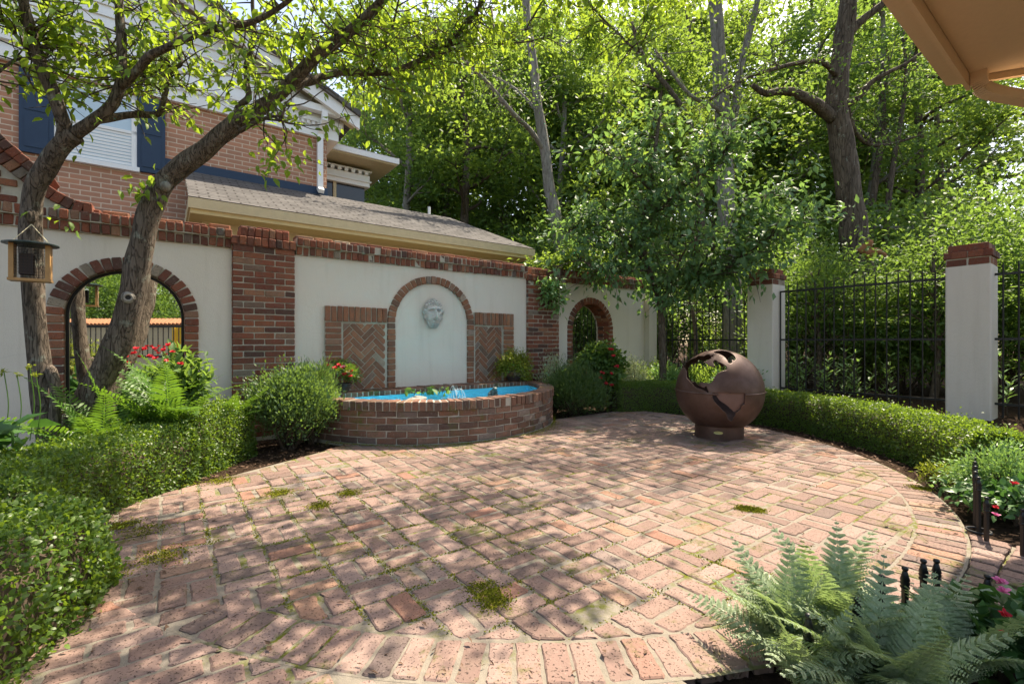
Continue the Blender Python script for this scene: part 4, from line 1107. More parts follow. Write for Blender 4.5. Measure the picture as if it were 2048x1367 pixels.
for i, (px, D, h) in enumerate(((8, 3.0, .86), (34, 3.05, .84), (60, 3.1, .88), (72, 2.95, .84))):
    t = thing('seed_stalk', ('thin flower stalk with yellow-green seed head at the left picture edge', 'second thin seed stalk from the left picture edge', 'thin seed stalk just left of the upright trunk', 'seed stalk drooping across the upright trunk')[i], 'plant', P(px, 860, D), 'seed stalks at the left edge')
    p0 = P(px, 880, D); p1 = np.array([p0[0], p0[1], h]); b = MB(); b.tube(catmull([p0, (p0 + p1) / 2 + A * .02, p1], 5), .003, 5); b.build('stem', M['fern'], t)
    n = 14; leaves('seed_head', np.tile(p1, (n, 1)) + rng.normal(0, .008, (n, 3)), unit(rnd(n) + UP * .1), rnd(n), rng.uniform(.02, .035, n), rng.uniform(.008, .014, n), M['gold_leaf'], t)
bush('hosta_plant', 'broad-leaved dark plant at the far left behind the hedge', 'plant', (-3.1, 2.55, .3), (.34, .3, .26), 260, M['impatiens'], .16, .5, 'dog', clumps=22, tight=.25, up=.1)

# ---------------------------------------------------------------- iron stakes
def stake(label, c, ztop, grp, ring=False):
    t = thing('garden_stake', label, 'garden stake', c, grp); h = ztop - c[2]
    c = np.asarray(c, float)
    b = MB(); b.box(c + UP * (h - .075) / 2, (.0075, 0, 0), (0, .0075, 0), UP * (h - .075) / 2); b.build('shaft', M['iron'], t)
    z = h - .075
    b = MB(); b.lathe([(.008, z), (.014, z + .004), (.015, z + .009), (.011, z + .013), (.014, z + .018), (.015, z + .023), (.012, z + .028), (.015, z + .032), (.0075, z + .062), (.006, z + .064), (.009, z + .067), (.0105, z + .072), (.009, z + .0775), (.003, z + .08)], c, 12); b.build('finial', M['iron'], t, True)
    if ring:
        b = MB(); b.tube([c + np.array([.05 * math.cos(a), .05 * math.sin(a), .015]) for a in np.linspace(0, 2 * np.pi, 25)], .006, 6); b.build('ring', M['iron'], t)


labs = ['iron stake standing alone beside the shaded path at the lower right', 'right one of the close pair of stakes by the fern bed corner', 'left one of the close pair of stakes by the fern bed corner', 'stake just left of the close pair, half behind a fern tip', 'stake behind the large shaded fern, fourth from the bed corner', 'stake sunk among the yellowing fronds of the fern bed', 'stake hidden low in the silvery fern, leftmost of the row']
for (px, py), lab in zip(((1975, 1150), (1873, 1119), (1847, 1119), (1810, 1134), (1763, 1150), (1715, 1196), (1617, 1228)), labs):
    D = (H - .25) * F / (py - 683); p = P(px, py, D); stake(lab, (p[0], p[1], 0.), .25, 'iron stakes round the fern bed')
row = [(1957, 953.8), (1951, 942.7), (1951, 932), (1950, 922.8), (1950, 915), (1949, 907.5), (1942.6, 902.8)]
ord_ = ['nearest', 'second', 'third', 'fourth', 'fifth', 'sixth', 'farthest']
for k, (px, py) in enumerate(row):
    D = (H - .306) * F / (py - 683); p = P(px, py, D); stake(('nearest stake of the end-on row by the right hedge, with a ring at its foot' if k == 0 else ord_[k] + ' stake of the end-on row by the right hedge, nearly hidden by the nearer ones'), (p[0], p[1], 0.), .306, 'iron stakes in a row by the right hedge', k == 0)
for (px, py), lab in (((1973, 994), 'short iron stake casting a shadow on the path edge at the right'), ((2046, 1018), 'iron stake cut by the right picture edge')):
    D = (H - .228) * F / (py - 683); p = P(px, py, D); stake(lab, (p[0], p[1], 0.), .228, 'iron stakes at the path corner')

# ================================================================ dogwoods with traced limbs
def limb(pts, k=6): return catmull([P(*p) for p in pts], k)


def twigs(lines, n, Lr, mb, dirbias, rad=.006, upb=.15, leaf_n=9, spread=.11, t0=.25):
    """side twigs off limb lines; returns leaf positions and directions"""
    Lp, Ld = [], []
    lens = np.array([len(l) for l in lines], float); pr = lens / lens.sum()
    for _ in range(n):
        l = lines[rng.choice(len(lines), p=pr)]; i = rng.integers(int(len(l) * t0), len(l)); p = l[i]
        d = unit(rng.normal(size=3) * (1, 1, .45) + np.asarray(dirbias) + UP * upb); L = rng.uniform(*Lr)
        q = [p]; dd = d
        for s_ in range(4): dd = unit(dd + rng.normal(0, .28, 3) + UP * .02); q.append(q[-1] + dd * L / 4)
        q = catmull(q, 3); mb.tube(q, np.linspace(rad, .0018, len(q)), 5, False)
        for s_ in range(leaf_n):
            t = rng.uniform(.35, 1.); w = q[int(t * (len(q) - 1))]; Lp.append(w + rng.normal(0, spread * .35, 3)); Ld.append(unit(dd * .7 + rnd(1)[0] * .8 + UP * -.55))
    return Lp, Ld


def tree_leaves(t, Lp, Ld, mat, L, wr, kind='dog', jit=.0, v0=.5):
    Lp = np.array(Lp); Ld = np.array(Ld); n = len(Lp); LL = L * rng.uniform(.6, 1.2, n)
    leaves('crown', Lp, Ld, unit(rnd(n) * .65 + UP * .8 - np.array([0, .25, 0])), LL, LL * wr, mat, t, kind, np.clip(rng.normal(v0, .25, n), 0, 1))


# --- upright trunk (with the feeder)
t1 = thing('dogwood_tree', 'upright forked dogwood trunk with a bird feeder, leftmost tree before the wall', 'tree', (-3.42, 3.44, 0))
trunkA = limb([(108, 1010, 3.35), (92, 850, 3.42), (80, 740, 3.44), (68, 600, 3.44), (62, 470, 3.44), (66, 390, 3.44), (92, 335, 3.42), (128, 285, 3.40), (150, 268, 3.40)])
a1 = limb([(128, 285, 3.40), (128, 250, 3.36), (108, 190, 3.30), (82, 130, 3.25), (66, 80, 3.2), (56, 40, 3.15), (44, -10, 3.1), (30, -90, 3.0), (60, -200, 2.9)])
a2 = limb([(150, 268, 3.40), (190, 238, 3.42), (222, 212, 3.44), (240, 170, 3.46), (244, 110, 3.46), (241, 50, 3.46), (238, 0, 3.46), (245, -80, 3.45), (270, -190, 3.4)])
a3 = limb([(190, 240, 3.41), (235, 233, 3.6), (275, 228, 3.7), (318, 226, 3.8), (332, 180, 3.8), (345, 140, 3.8), (362, 125, 3.82), (352, 80, 3.85), (348, 30, 3.9), (340, -40, 3.9)])
a4 = limb([(244, 172, 3.45), (275, 140, 3.4), (300, 112, 3.36), (340, 92, 3.32), (392, 68, 3.3), (450, 54, 3.28), (500, 45, 3.26), (548, 22, 3.25), (590, -10, 3.2), (680, -90, 3.15), (800, -170, 3.2)])
a5 = limb([(88, 95, 3.22), (140, 85, 3.5), (185, 100, 3.7), (220, 120, 3.8), (255, 132, 3.85), (290, 155, 3.9), (322, 178, 3.8)])
a6 = limb([(90, 150, 3.3), (40, 80, 3.2), (0, 40, 3.1), (-80, 10, 3.0)]); a7 = limb([(78, 118, 3.25), (30, 120, 3.2), (-20, 160, 3.1)])
a8 = limb([(345, 140, 3.8), (322, 100, 3.8), (300, 50, 3.8), (280, 10, 3.8), (270, -60, 3.8)])
b = MB()
for l, r0, r1, n in ((trunkA, .092, .085, 14), (a1, .066, .030, 10), (a2, .060, .030, 10), (a3, .042, .014, 8), (a4, .044, .014, 8), (a5, .024, .016, 7), (a6, .02, .01, 6), (a7, .018, .008, 6), (a8, .018, .008, 6)):
    b.tube(l, np.linspace(r0, r1, len(l)) * .72, n, True, None, .05)
b.tube(limb([(106, 1000, 3.36), (108, 880, 3.38), (112, 790, 3.41), (100, 730, 3.43)]), [.042] * 6 + [.038] * 6 + [.034] * 6 + [.015], 10, True, None, .06)
b.ball(P(62, 432, 3.39), (.03, .035, .05), 8)
b.build('trunk', M['bark'], t1, True)
tb = MB(); lp, ld = twigs([a1, a2, a3, a4, a5, a6, a7, a8, a1, a5], 290, (.25, .7), tb, (.1, -.1, 0), leaf_n=9)
tb.build('twigs', M['bark'], t1, True); tree_leaves(t1, lp, ld, M['dog_leaf'], .074, .56)

# --- leaning trunk
t2 = thing('dogwood_tree', 'leaning dogwood trunk with a knothole, crossing the arched mirror', 'tree', (-3.25, 3.62, 0))
trunkB = limb([(140, 960, 3.62), (160, 850, 3.64), (190, 775, 3.66), (228, 705, 3.69), (252, 640, 3.70), (268, 575, 3.70), (280, 505, 3.70), (296, 435, 3.70), (318, 380, 3.70), (350, 343, 3.70), (400, 306, 3.70), (440, 272, 3.70), (474, 244, 3.70)])
c1 = limb([(474, 244, 3.70), (520, 216, 3.69), (560, 186, 3.68), (600, 146, 3.65), (632, 112, 3.62), (672, 84, 3.58), (712, 52, 3.55), (752, 15, 3.5), (790, -30, 3.45), (880, -130, 3.4), (1010, -240, 3.4)])
c2 = limb([(580, 172, 3.70), (622, 162, 3.85), (656, 150, 3.95), (690, 144, 4.0), (742, 146, 4.1), (790, 142, 4.2), (832, 124, 4.25), (872, 104, 4.3), (900, 86, 4.35), (925, 55, 4.35), (955, 20, 4.3), (985, -30, 4.3), (1060, -110, 4.2)])
c3 = limb([(474, 244, 3.70), (476, 215, 3.72), (497, 195, 3.74), (494, 165, 3.76), (492, 135, 3.78), (504, 95, 3.8), (509, 50, 3.8), (505, 5, 3.8), (512, -60, 3.8), (540, -170, 3.75)])
c4 = limb([(480, 262, 3.66), (510, 245, 3.5), (545, 232, 3.4), (560, 240, 3.35), (572, 205, 3.3)])
c5 = limb([(900, 88, 4.35), (930, 82, 4.5), (990, 88, 4.6), (1060, 82, 4.7), (1100, 70, 4.75)])
c6 = limb([(735, 140, 4.05), (760, 100, 4.0), (785, 50, 3.9), (800, -10, 3.8), (830, -100, 3.7)])
c7 = limb([(1060, -110, 4.2), (1130, -60, 4.0), (1190, 20, 3.9), (1240, 70, 3.8), (1275, 105, 3.75)]); c8 = limb([(1130, -60, 4.0), (1080, 10, 4.1), (1050, 60, 4.15)])
b = MB()
for l, r0, r1, n in ((trunkB, .135, .082, 14), (c1, .075, .03, 10), (c2, .045, .018, 9), (c3, .034, .015, 8), (c4, .022, .01, 6), (c5, .016, .008, 6), (c6, .016, .008, 6), (c7, .016, .007, 6), (c8, .012, .006, 6)):
    b.tube(l, np.linspace(r0, r1, len(l)) * .78, n, True, None, .05)
o = b.build('trunk', M['bark'], t2, True)
kc = P(256, 594, 3.612); kd = unit(np.array([0, 0, H]) - kc); kx = unit(np.cross(kd, UP)); ky = np.cross(kx, kd)
b = MB()
for rr, dd, wv in ((.034, -.012, .012), (.026, -.002, .009)): b.tube([kc + kd * dd + kx * rr * math.cos(a) + ky * rr * math.sin(a) for a in np.linspace(0, 2 * np.pi, 25)], wv, 8)
b.build('knot_rim', M['bark_grey'], o, True)
b = MB(); b.add([kc - kd * .004 + kx * .024 * math.cos(a) + ky * .024 * math.sin(a) for a in np.linspace(0, 2 * np.pi, 20, endpoint=False)], [tuple(range(20))]); b.build('shade_disc', M['iron'], o)  # flat black disc, the dark of the knothole painted on
sc_ = P(331, 372, 3.63); b = MB(); b.tube([sc_ + kd * -.05, sc_ + kd * .02], .036, 14); b.build('cut_stub', M['bark_grey'], o, True)
tb = MB(); lp, ld = twigs([c1, c2, c3, c4, c6, c1[len(c1) // 2:], c2[len(c2) // 3:], c2], 350, (.25, .75), tb, (.1, -.05, -.05), leaf_n=9)
l2, d2 = twigs([c5, c7, c8, c7], 46, (.2, .5), tb, (.1, 0, -.2), leaf_n=8, t0=.3); lp += l2; ld += d2
for (px, py, D) in ((290, 385, 3.55), (275, 370, 3.55), (300, 350, 3.5), (262, 375, 3.55), (545, 350, 3.4), (520, 320, 3.45), (560, 330, 3.4), (585, 300, 3.4), (540, 300, 3.45), (130, 440, 3.5)):
    for _ in range(7): lp.append(P(px, py, D) + rng.normal(0, .05, 3)); ld.append(unit(rnd(1)[0] * .7 + UP * -.6))
# the part of the crown that hangs above the picture and throws the dappled shade over the left of the patio
def shade(px, py, z, D=None):
    D = F * H / (py - 683); g = P(px, py, D); return g + SUN * z / SUN[2]


hubs = []
spots = [(1010, 1120, 4.6), (1090, 1125, 4.7), (1120, 1165, 4.6), (1040, 1070, 4.9), (940, 1045, 5.0), (850, 1090, 4.8), (770, 1035, 5.0), (900, 1165, 4.4), (690, 1090, 4.7), (560, 1100, 4.6), (610, 1180, 4.4), (780, 1200, 4.2), (420, 1110, 4.5), (380, 1200, 4.2), (520, 1260, 4.1), (300, 1310, 3.9), (560, 1000, 5.1), (760, 970, 5.3), (900, 975, 5.4), (1070, 1010, 5.3), (1140, 1000, 5.5), (680, 950, 5.4), (960, 995, 5.2), (1100, 1180, 4.5), (980, 1190, 4.4), (480, 1180, 4.3), (260, 1330, 3.9), (400, 1330, 3.9), (560, 1320, 3.9), (700, 1270, 4.1), (660, 1040, 4.9), (830, 1010, 5.2), (1010, 995, 5.3)]
starts = [c1[-1], c2[-1], a4[-1], c3[-1], c6[-1]]
for (px, py, z) in spots:
    h_ = shade(px, py, z); hubs.append(h_)
    s0 = min(starts, key=lambda q: np.linalg.norm(q - h_)); l = catmull([s0, (s0 + h_) / 2 + rng.normal(0, .12, 3) + UP * .1, h_], 6); tb.tube(l, np.linspace(.016, .005, len(l)), 6, False)
    l2, d2 = twigs([l[len(l) // 2:]], 5, (.2, .5), tb, (0, 0, 0), leaf_n=6, t0=.5); lp += l2; ld += d2
    for _ in range(110 if px > 700 else 62): lp.append(h_ + rng.normal(0, 1, 3) * (.18, .18, .12)); ld.append(unit(rnd(1)[0] + UP * -.5))
tb.build('twigs', M['bark'], t2, True); tree_leaves(t2, lp, ld, M['dog_leaf'], .074, .56)

# --- suet feeder hanging on the upright trunk
fc = P(62, 520, 3.2); fd = thing('bird_feeder', 'wood and wire bird feeder with dark green roof hanging on the upright trunk', 'bird feeder', fc)
fx_ = unit(np.array([.80, .60, 0])); fy_ = np.array([-fx_[1], fx_[0], 0]); k = 3.2 / F
def FB(name, mat, cx, cy, cz, hx, hy, hz): 
    b = MB(); b.box(fc + fx_ * cx + fy_ * cy + UP * cz, fx_ * hx, fy_ * hy, UP * hz); return b.build(name, mat, fd)
b = MB(); pr = [(.142, -.004), (.142, .004), (.10, .013), (.02, .02)]
b.lathe([(r * 1., z) for r, z in pr], fc + UP * .108, 24); b.build('roof', M['green_metal'], fd)
for sg in (-1, 1): FB('side_panel', M['wood'], sg * .088, 0, -.012, .012, .05, .118)
FB('floor', M['wood'], 0, 0, -.137, .105, .055, .009)
b = MB()
for sy in (-.042, .042):
    for i in range(8): x = -.07 + i * .02; b.tube([fc + fx_ * x + fy_ * sy + UP * -.125, fc + fx_ * x + fy_ * sy + UP * .1], .0013, 4)
    for i in range(12): z = -.12 + i * .02; b.tube([fc - fx_ * .075 + fy_ * sy + UP * z, fc + fx_ * .075 + fy_ * sy + UP * z], .0013, 4)
b.build('wire_cage', M['iron'], fd)
FB('suet_block', M['pot'], -.02, 0, -.03, .035, .03, .07)
b = MB(); top = P(63, 448, 3.33); b.tube([fc - fx_ * .1 + UP * .11, top], .0025, 5); b.tube([fc + fx_ * .1 + UP * .11, top], .0025, 5); b.build('hanger', M['trim'], fd)


# ================================================================ house, garage, far wing, eave
house = thing('brick_house', 'red brick house with white gable siding and navy shutters behind the wall', 'house', W(-2, -5, 0))
b = MB(); b.wb(-7, 1.68, -7.5, -2.6, -.1, 4.56); b.build('brick_wall', M['house_brick'], house, False, True)
b = MB(); b.wb(-7, 1.86, -7.6, -2.53, 4.56, 4.70); b.wb(-7, 1.88, -7.6, -2.555, 4.70, 4.80); b.wb(-7, 1.92, -7.6, -2.50, 4.80, 4.86); b.build('frieze', M['white'], house)
b = MB(); s = -1.3
while s < 1.86: b.wb(s, s + .045, -2.555, -2.515, 4.745, 4.80); s += .085
b.build('dentils', M['white'], house)
def rake(s): return 5.86 - .455 * (s - .19)
b = MB(); z = 4.86
while z < 7.6:
    sm = .19 - (z + .16 - 5.80) / .455; sm = min(sm, 1.9)
    V = [W(-7, -2.52, z), W(sm, -2.52, z), W(sm - .3, -2.55, z + .16), W(-7, -2.55, z + .16), W(-7, -2.7, z), W(sm, -2.7, z)]
    b.add(V, [(0, 1, 2, 3), (1, 0, 4, 5)]); z += .155
b.build('siding', M['white'], house)
b = MB(); b.add([W(-7, -2.7, 4.8), W(2.0, -2.7, 4.8), W(2.0, -2.7, rake(2.0)), W(-7, -2.7, rake(-7))], [(0, 1, 2, 3)]); b.build('gable_backing', M['white'], house)
for nm, d0, d1, z0, z1, mt in (('rake_board', -2.35, -2.28, -.20, .0, 'white'), ('rake_soffit', -2.7, -2.30, -.06, -.03, 'trim'), ('roof', -8, -2.22, .0, .09, 'shingle')):
    b = MB(); V = [W(s, d, rake(s) + z) for z in (z0, z1) for d in (d0, d1) for s in (-7, 2.15)]
    b.add(V, [(0, 1, 3, 2), (4, 6, 7, 5), (0, 4, 5, 1), (2, 3, 7, 6), (0, 2, 6, 4), (1, 5, 7, 3)], None, [(s, d) for z in (0, 1) for d in (d0, d1) for s in (-7, 2.15)]); b.build(nm, M[mt], house, False, True)
for s0, s1 in ((-2.06, -1.74), (-.90, -.58), (-4.6, -4.28), (-3.42, -3.1)):
    b = MB(); b.wb(s0, s1, -2.6, -2.555, 3.46, 4.52); o = b.build('shutter', M['navy'], house)
    b = MB()
    for z0, z1 in ((3.53, 3.93), (4.0, 4.44)): b.wb(s0 + .05, s1 - .05, -2.556, -2.546, z0, z1)
    b.build('raised_panel', M['navy'], o)
for s0, s1 in ((-1.74, -.90), (-4.28, -3.42)):
    b = MB()
    for q in ((s0, s0 + .06, 3.5, 4.5), (s1 - .06, s1, 3.5, 4.5), (s0, s1, 4.44, 4.5), (s0, s1, 3.96, 4.0)): b.wb(q[0], q[1], -2.6, -2.565, q[2], q[3])
    b.wb(s0 - .03, s1 + .03, -2.6, -2.53, 3.44, 3.5); o = b.build('window', M['white'], house)
    b = MB(); b.wb(s0 + .06, s1 - .06, -2.6, -2.585, 3.5, 4.44); b.build('pane', M['glass'], o)
b = MB()
for z in np.arange(3.52, 3.95, .045): b.wb(-1.68, -.96, -2.586, -2.578, z, z + .03)
b.build('blind', M['white'], house)
b = MB(); b.wb(-.9, 1.69, -2.6, -2.57, 3.56, 3.715); b.build('flashing_board', M['navy'], house)
ds = thing('downspout', 'white square downspout at the right corner of the brick house', 'downspout', W(1.55, -2.5, 3.6))
b = MB()
for p, q in ((W(1.58, -2.36, 4.95), W(1.58, -2.36, 4.78)), (W(1.58, -2.36, 4.80), W(1.55, -2.53, 4.62)), (W(1.55, -2.53, 4.65), W(1.55, -2.53, 3.66)), (W(1.55, -2.53, 3.68), W(1.55, -2.44, 3.61))):
    e = (q - p) / 2; w = unit(np.cross(e, A)); b.box((p + q) / 2, A * .045, w * .035, e)
b.build('pipe', M['white'], ds)
gt = thing('roof_gutter', 'white roof gutter along the right eave of the brick house', 'gutter', W(2.0, -2.4, 4.9))
b = MB(); b.wb(1.1, 2.12, -2.48, -2.36, 4.93, 5.04); b.build('trough', M['white'], gt)

gar = thing('garage', 'cream garage with grey shingle roof just behind the courtyard wall', 'garage', W(2.3, -2.6, 0))
b = MB(); b.wb(-.12, 4.62, -4.2, -1.38, -.1, 2.66); b.build('wall', M['cream'], gar)
b = MB(); b.wb(-.34, 4.96, -4.9, -.93, 2.60, 2.66); b.build('soffit', M['cream'], gar)
b = MB(); b.wb(-.36, 4.98, -1.02, -.90, 2.655, 2.78); b.wb(-.36, -.26, -2.6, -1.02, 2.655, 2.78); b.wb(4.88, 4.98, -4.9, -1.02, 2.655, 2.78); b.build('gutter', M['trim'], gar)
b = MB(); b.wb(-.20, 4.70, -1.40, -1.32, 2.45, 2.60); b.wb(-.2, 4.7, -1.385, -1.35, 2.28, 2.45); b.wb(-.16, .06, -1.38, -1.33, -.1, 2.45); b.build('frieze', M['trim'], gar)
e0, e1, rz = W(-.36, -.90, 2.79), W(4.98, -.90, 2.79), 3.60
R0, R1 = W(-.20, -2.6, rz), W(4.12, -2.6, rz); e2, e3 = W(4.98, -4.9, 2.79), W(-.36, -4.9, 2.79); L0 = W(-.36, -2.6, rz)
b = MB()
b.add([e0, e1, R1, L0], [(0, 1, 2, 3)], None, [(0, 0), (5.34, 0), (4.5, 1.9), (0, 1.9)]); b.add([e1, e2, R1], [(0, 1, 2)], None, [(0, 0), (4, 0), (2, 1.9)]); b.add([e2, e3, L0, R1], [(0, 1, 2, 3)], None, [(0, 0), (5.34, 0), (5.34, 1.9), (.8, 1.9)])
o = b.build('roof', M['shingle'], gar, False, True); md = o.modifiers.new('t', 'SOLIDIFY'); md.thickness = .02
b = MB(); b.tube([R1 - A * .35 - N * .25 - UP * .1, R1 - A * .35 - N * .25 + UP * .22], .028, 10); b.build('vent_pipe', M['white'], gar)
pl = thing('porch_roof', 'small cream porch ledge between the brick house and the garage', 'porch roof', W(-.8, -2.2, 2.6))
b = MB(); b.wb(-1.6, -.38, -2.58, -1.9, 2.55, 2.62); b.build('slab', M['white'], pl); b = MB(); b.wb(-1.6, -.38, -2.58, -1.97, 2.40, 2.55); b.build('fascia', M['cream'], pl)

wing = thing('rear_wing', 'white eaved rear wing with dentil frieze beyond the brick house corner', 'house wing', W(2.2, -5.5, 0))
b = MB(); b.wb(1.0, 2.90, -7, -4.06, -.1, 3.75); b.build('wall', M['house_brick'], wing, False, True)
b = MB(); b.wb(1.0, 2.86, -7, -4.1, 3.75, 4.36); b.build('window_band', M['dark'], wing)
b = MB(); b.wb(2.2, 2.26, -4.1, -4.06, 3.75, 4.36); b.build('mullion', M['trim'], wing)
b = MB(); b.wb(1.0, 2.94, -7, -4.0, 4.36, 4.60); b.wb(1., 2.97, -7, -3.97, 4.45, 4.48); b.build('frieze', M['white'], wing)
b = MB(); s = 1.0
while s < 2.96: b.wb(s, s + .07, -4.0, -3.94, 4.60, 4.67); s += .14
b.wb(1., 2.98, -7, -3.98, 4.67, 4.70); b.build('dentils', M['white'], wing)
b = MB(); b.wb(1.0, 3.36, -7.4, -3.55, 4.78, 4.81); b.build('soffit', M['trim'], wing)
b = MB(); b.wb(1.0, 3.40, -3.60, -3.50, 4.81, 4.92); b.wb(3.30, 3.40, -7.4, -3.60, 4.81, 4.92); b.build('gutter', M['white'], wing)
b = MB(); a0, a1_, a2_, a3_, pk, pk2 = W(.6, -3.5, 4.93), W(3.40, -3.5, 4.93), W(3.40, -7.4, 4.93), W(.6, -7.4, 4.93), W(1.6, -5.4, 5.72), W(.6, -5.4, 5.72)
b.add([a0, a1_, a2_, a3_, pk, pk2], [(0, 1, 4, 5), (1, 2, 4), (2, 3, 5, 4)], None, [(0, 0), (2.8, 0), (2.8, 3.9), (0, 3.9), (1, 2), (0, 2)]); b.build('roof', M['white'], wing, False, True)

# eave of the house that the camera stands beside
ev = thing('roof_eave', 'tan painted roof eave with gutter and downspout at the upper right', 'eave', (4.2, 2.9, 3.12))
ec = P(1893, 172, 3.74); e1d = -A; e2d = unit(np.array([.93, -.37, 0]))
L1, L2 = 3.2, 3.0
def EV(a, c, z=0.): return ec + e1d * a + e2d * c + UP * z
def slab(name, mat, pts, z0, z1):
    b = MB(); n = len(pts); V = [EV(*p, z0) for p in pts] + [EV(*p, z1) for p in pts]
    b.add(V, [tuple(range(n))[::-1], tuple(range(n, 2 * n))] + [(i, (i + 1) % n, n + (i + 1) % n, n + i) for i in range(n)]); return b.build(name, mat, ev)
slab('gutter', M['soffit'], [(0, 0), (L1, 0), (L1, .125), (.03, .125), (-.0, .10)], .0, .12)
slab('fascia', M['soffit'], [(.03, .13), (L1, .13), (L1, .16), (.05, .16)], -.075, .16)
slab('soffit', M['soffit'], [(.05, .163), (L1, .163), (L1, L2), (.05, L2)], .03, .06)
slab('end_fascia', M['soffit'], [(.0, .163), (.04, .163), (.04, L2), (.0, L2)], -.02, .16)
slab('roof', M['shingle'], [(-.03, -.03), (L1, -.03), (L1, L2), (-.03, L2)], .165, .21)
d0 = EV(.10, .22, .02); ddv = np.array([1., -.06, -.22]); dp = catmull([d0 + UP * .04, d0 - UP * .05, d0 - UP * .10 + ddv * .015, d0 - UP * .125 + ddv * .07, d0 - UP * .13 + ddv * .2, d0 - UP * .13 + ddv * .6, d0 - UP * .13 + ddv * 1.1], 5)
b = MB()
for i in range(len(dp) - 1):
    e = (dp[i + 1] - dp[i]) / 2; w = unit(np.cross(e, UP if abs(unit(e)[2]) < .8 else A)); u = unit(np.cross(e, w)); b.box((dp[i] + dp[i + 1]) / 2, w * .046, u * .038, e * 1.06)
b.build('downspout', M['soffit'], ev)


# ================================================================ woods
def grow(height, r0, lean, seed, nb=16, crown=(2.2, 9.), Rc=2.2, nleaf=13000, L=.11, flat=.5, mats=('bark_grey', 'wood_leaf'), wr=.58, label=None, fork=False, cl=.29):
    """tapered trunk with limbs, leaves in clumps round the twig ends; parts trunk and crown"""
    g = np.random.default_rng(seed); zs = np.linspace(0, height, 12)
    tr = np.stack([lean[0] * zs / height + .10 * np.sin(zs * .9 + seed), lean[1] * zs / height + .10 * np.cos(zs * .7 + seed * 2), zs - .1], 1)
    b = MB(); b.tube(catmull(tr, 3), np.linspace(r0, r0 * .25, 34), 9, True, None, .06); tips = []
    for k in range(nb):
        z = crown[0] * .85 + (crown[1] - crown[0]) * (k + g.random()) / nb; z = min(z, height * .97); p = np.array([np.interp(z, zs, tr[:, i]) for i in range(3)])
        az = k * 2.4 + g.uniform(-.5, .5); ln = Rc * g.uniform(.55, 1.1) * (1 - .45 * ((z - crown[0]) / (crown[1] - crown[0])) ** 1.5)
        d = np.array([math.cos(az), math.sin(az), g.uniform(-.05, .6)]); q = [p]
        for s_ in range(4): d = unit(d + g.normal(0, .2, 3)); q.append(q[-1] + d * ln / 4)
        q = catmull(q, 3); b.tube(q, np.linspace(r0 * .32, .008, len(q)), 6, False)
        for s_ in range(4):
            i = g.integers(4, len(q)); d2 = unit(d + g.normal(0, .7, 3)); e = q[i] + d2 * ln * g.uniform(.25, .5); b.tube([q[i], (q[i] + e) / 2 + g.normal(0, .04, 3), e], [.014, .010, .005], 5, False); tips.append(e)
        tips += [q[-1], q[len(q) * 2 // 3]]
    tips = np.array(tips); k = g.integers(0, len(tips), nleaf); sz = g.uniform(.6, 1.35, len(tips))[k][:, None]
    pos = tips[k] + g.normal(0, 1, (nleaf, 3)) * (cl, cl, cl * flat) * sz
    n = nleaf; T = unit(g.normal(size=(n, 3)) * (1, 1, .5) - UP * .25); Nn = unit(g.normal(size=(n, 3)) * .6 + UP * .8); LL = L * g.uniform(.6, 1.25, n)
    t = thing('woodland_tree', label, 'tree', (0, 0, 0)); 
    b.build('trunk', M[mats[0]], t, True); leaves('crown', pos, T, Nn, LL, LL * wr, M[mats[1]], t, 'quad', np.clip(g.normal(.5, .25, n), 0, 1))
    return t


LW = 'leafy woodland tree crowding the dense woods beyond the wall and fence'
protos = [grow(8.6, .15, (.5, .2), 1, 20, (1.6, 8.8), 2.1, 13000, .115, .5, ('bark_grey', 'wood_leaf'), label=LW),
          grow(9.4, .17, (-.4, .3), 2, 22, (2.2, 9.4), 2.3, 13000, .125, .42, ('bark_oak', 'wood_leaf_yellow'), label=LW),
          grow(7.6, .12, (.2, -.3), 3, 20, (1.2, 7.8), 1.9, 13500, .10, .55, ('bark', 'wood_leaf'), label=LW),
          grow(8.8, .14, (-.2, -.2), 4, 20, (2.6, 9.2), 2.4, 12500, .13, .38, ('bark_grey', 'wood_leaf_yellow'), label=LW)]
spots = []
for D, a0, a1_, n in ((14.5, -16, 46, 10), (17.5, -20, 47, 12), (21, -22, 48, 9), (26, -24, 49, 7)):
    for k in range(n):
        a = math.radians(a0 + (a1_ - a0) * (k + rng.uniform(.2, .8)) / n); d = D * rng.uniform(.93, 1.07); spots.append((d * math.sin(a) / math.cos(a) * .97, d, D))
used = [False] * 4
for i, (x, y, D) in enumerate(spots):
    p = np.array([x, y, 0.]) - O; s, d = p @ A, p @ N
    if s < 6.5 and d > -5.5 and s < 5.2: continue                     # garage and house stand here
    if s < 3.9 and d > -9: continue
    j = i % 4; o = protos[j] if not used[j] else clone(protos[j]); used[j] = True
    sca = (1.12 if D < 15.6 else 1.35 if D < 19 else 1.65 if D < 23 else 2.1) * rng.uniform(.88, 1.12)
    o.location = (x, y, .0); o.rotation_euler = (0, 0, rng.uniform(0, 6.28)); o.scale = (sca, sca, sca * rng.uniform(.95, 1.1)); o['label'] = LW; o['group'] = 'woodland trees beyond the wall and fence'


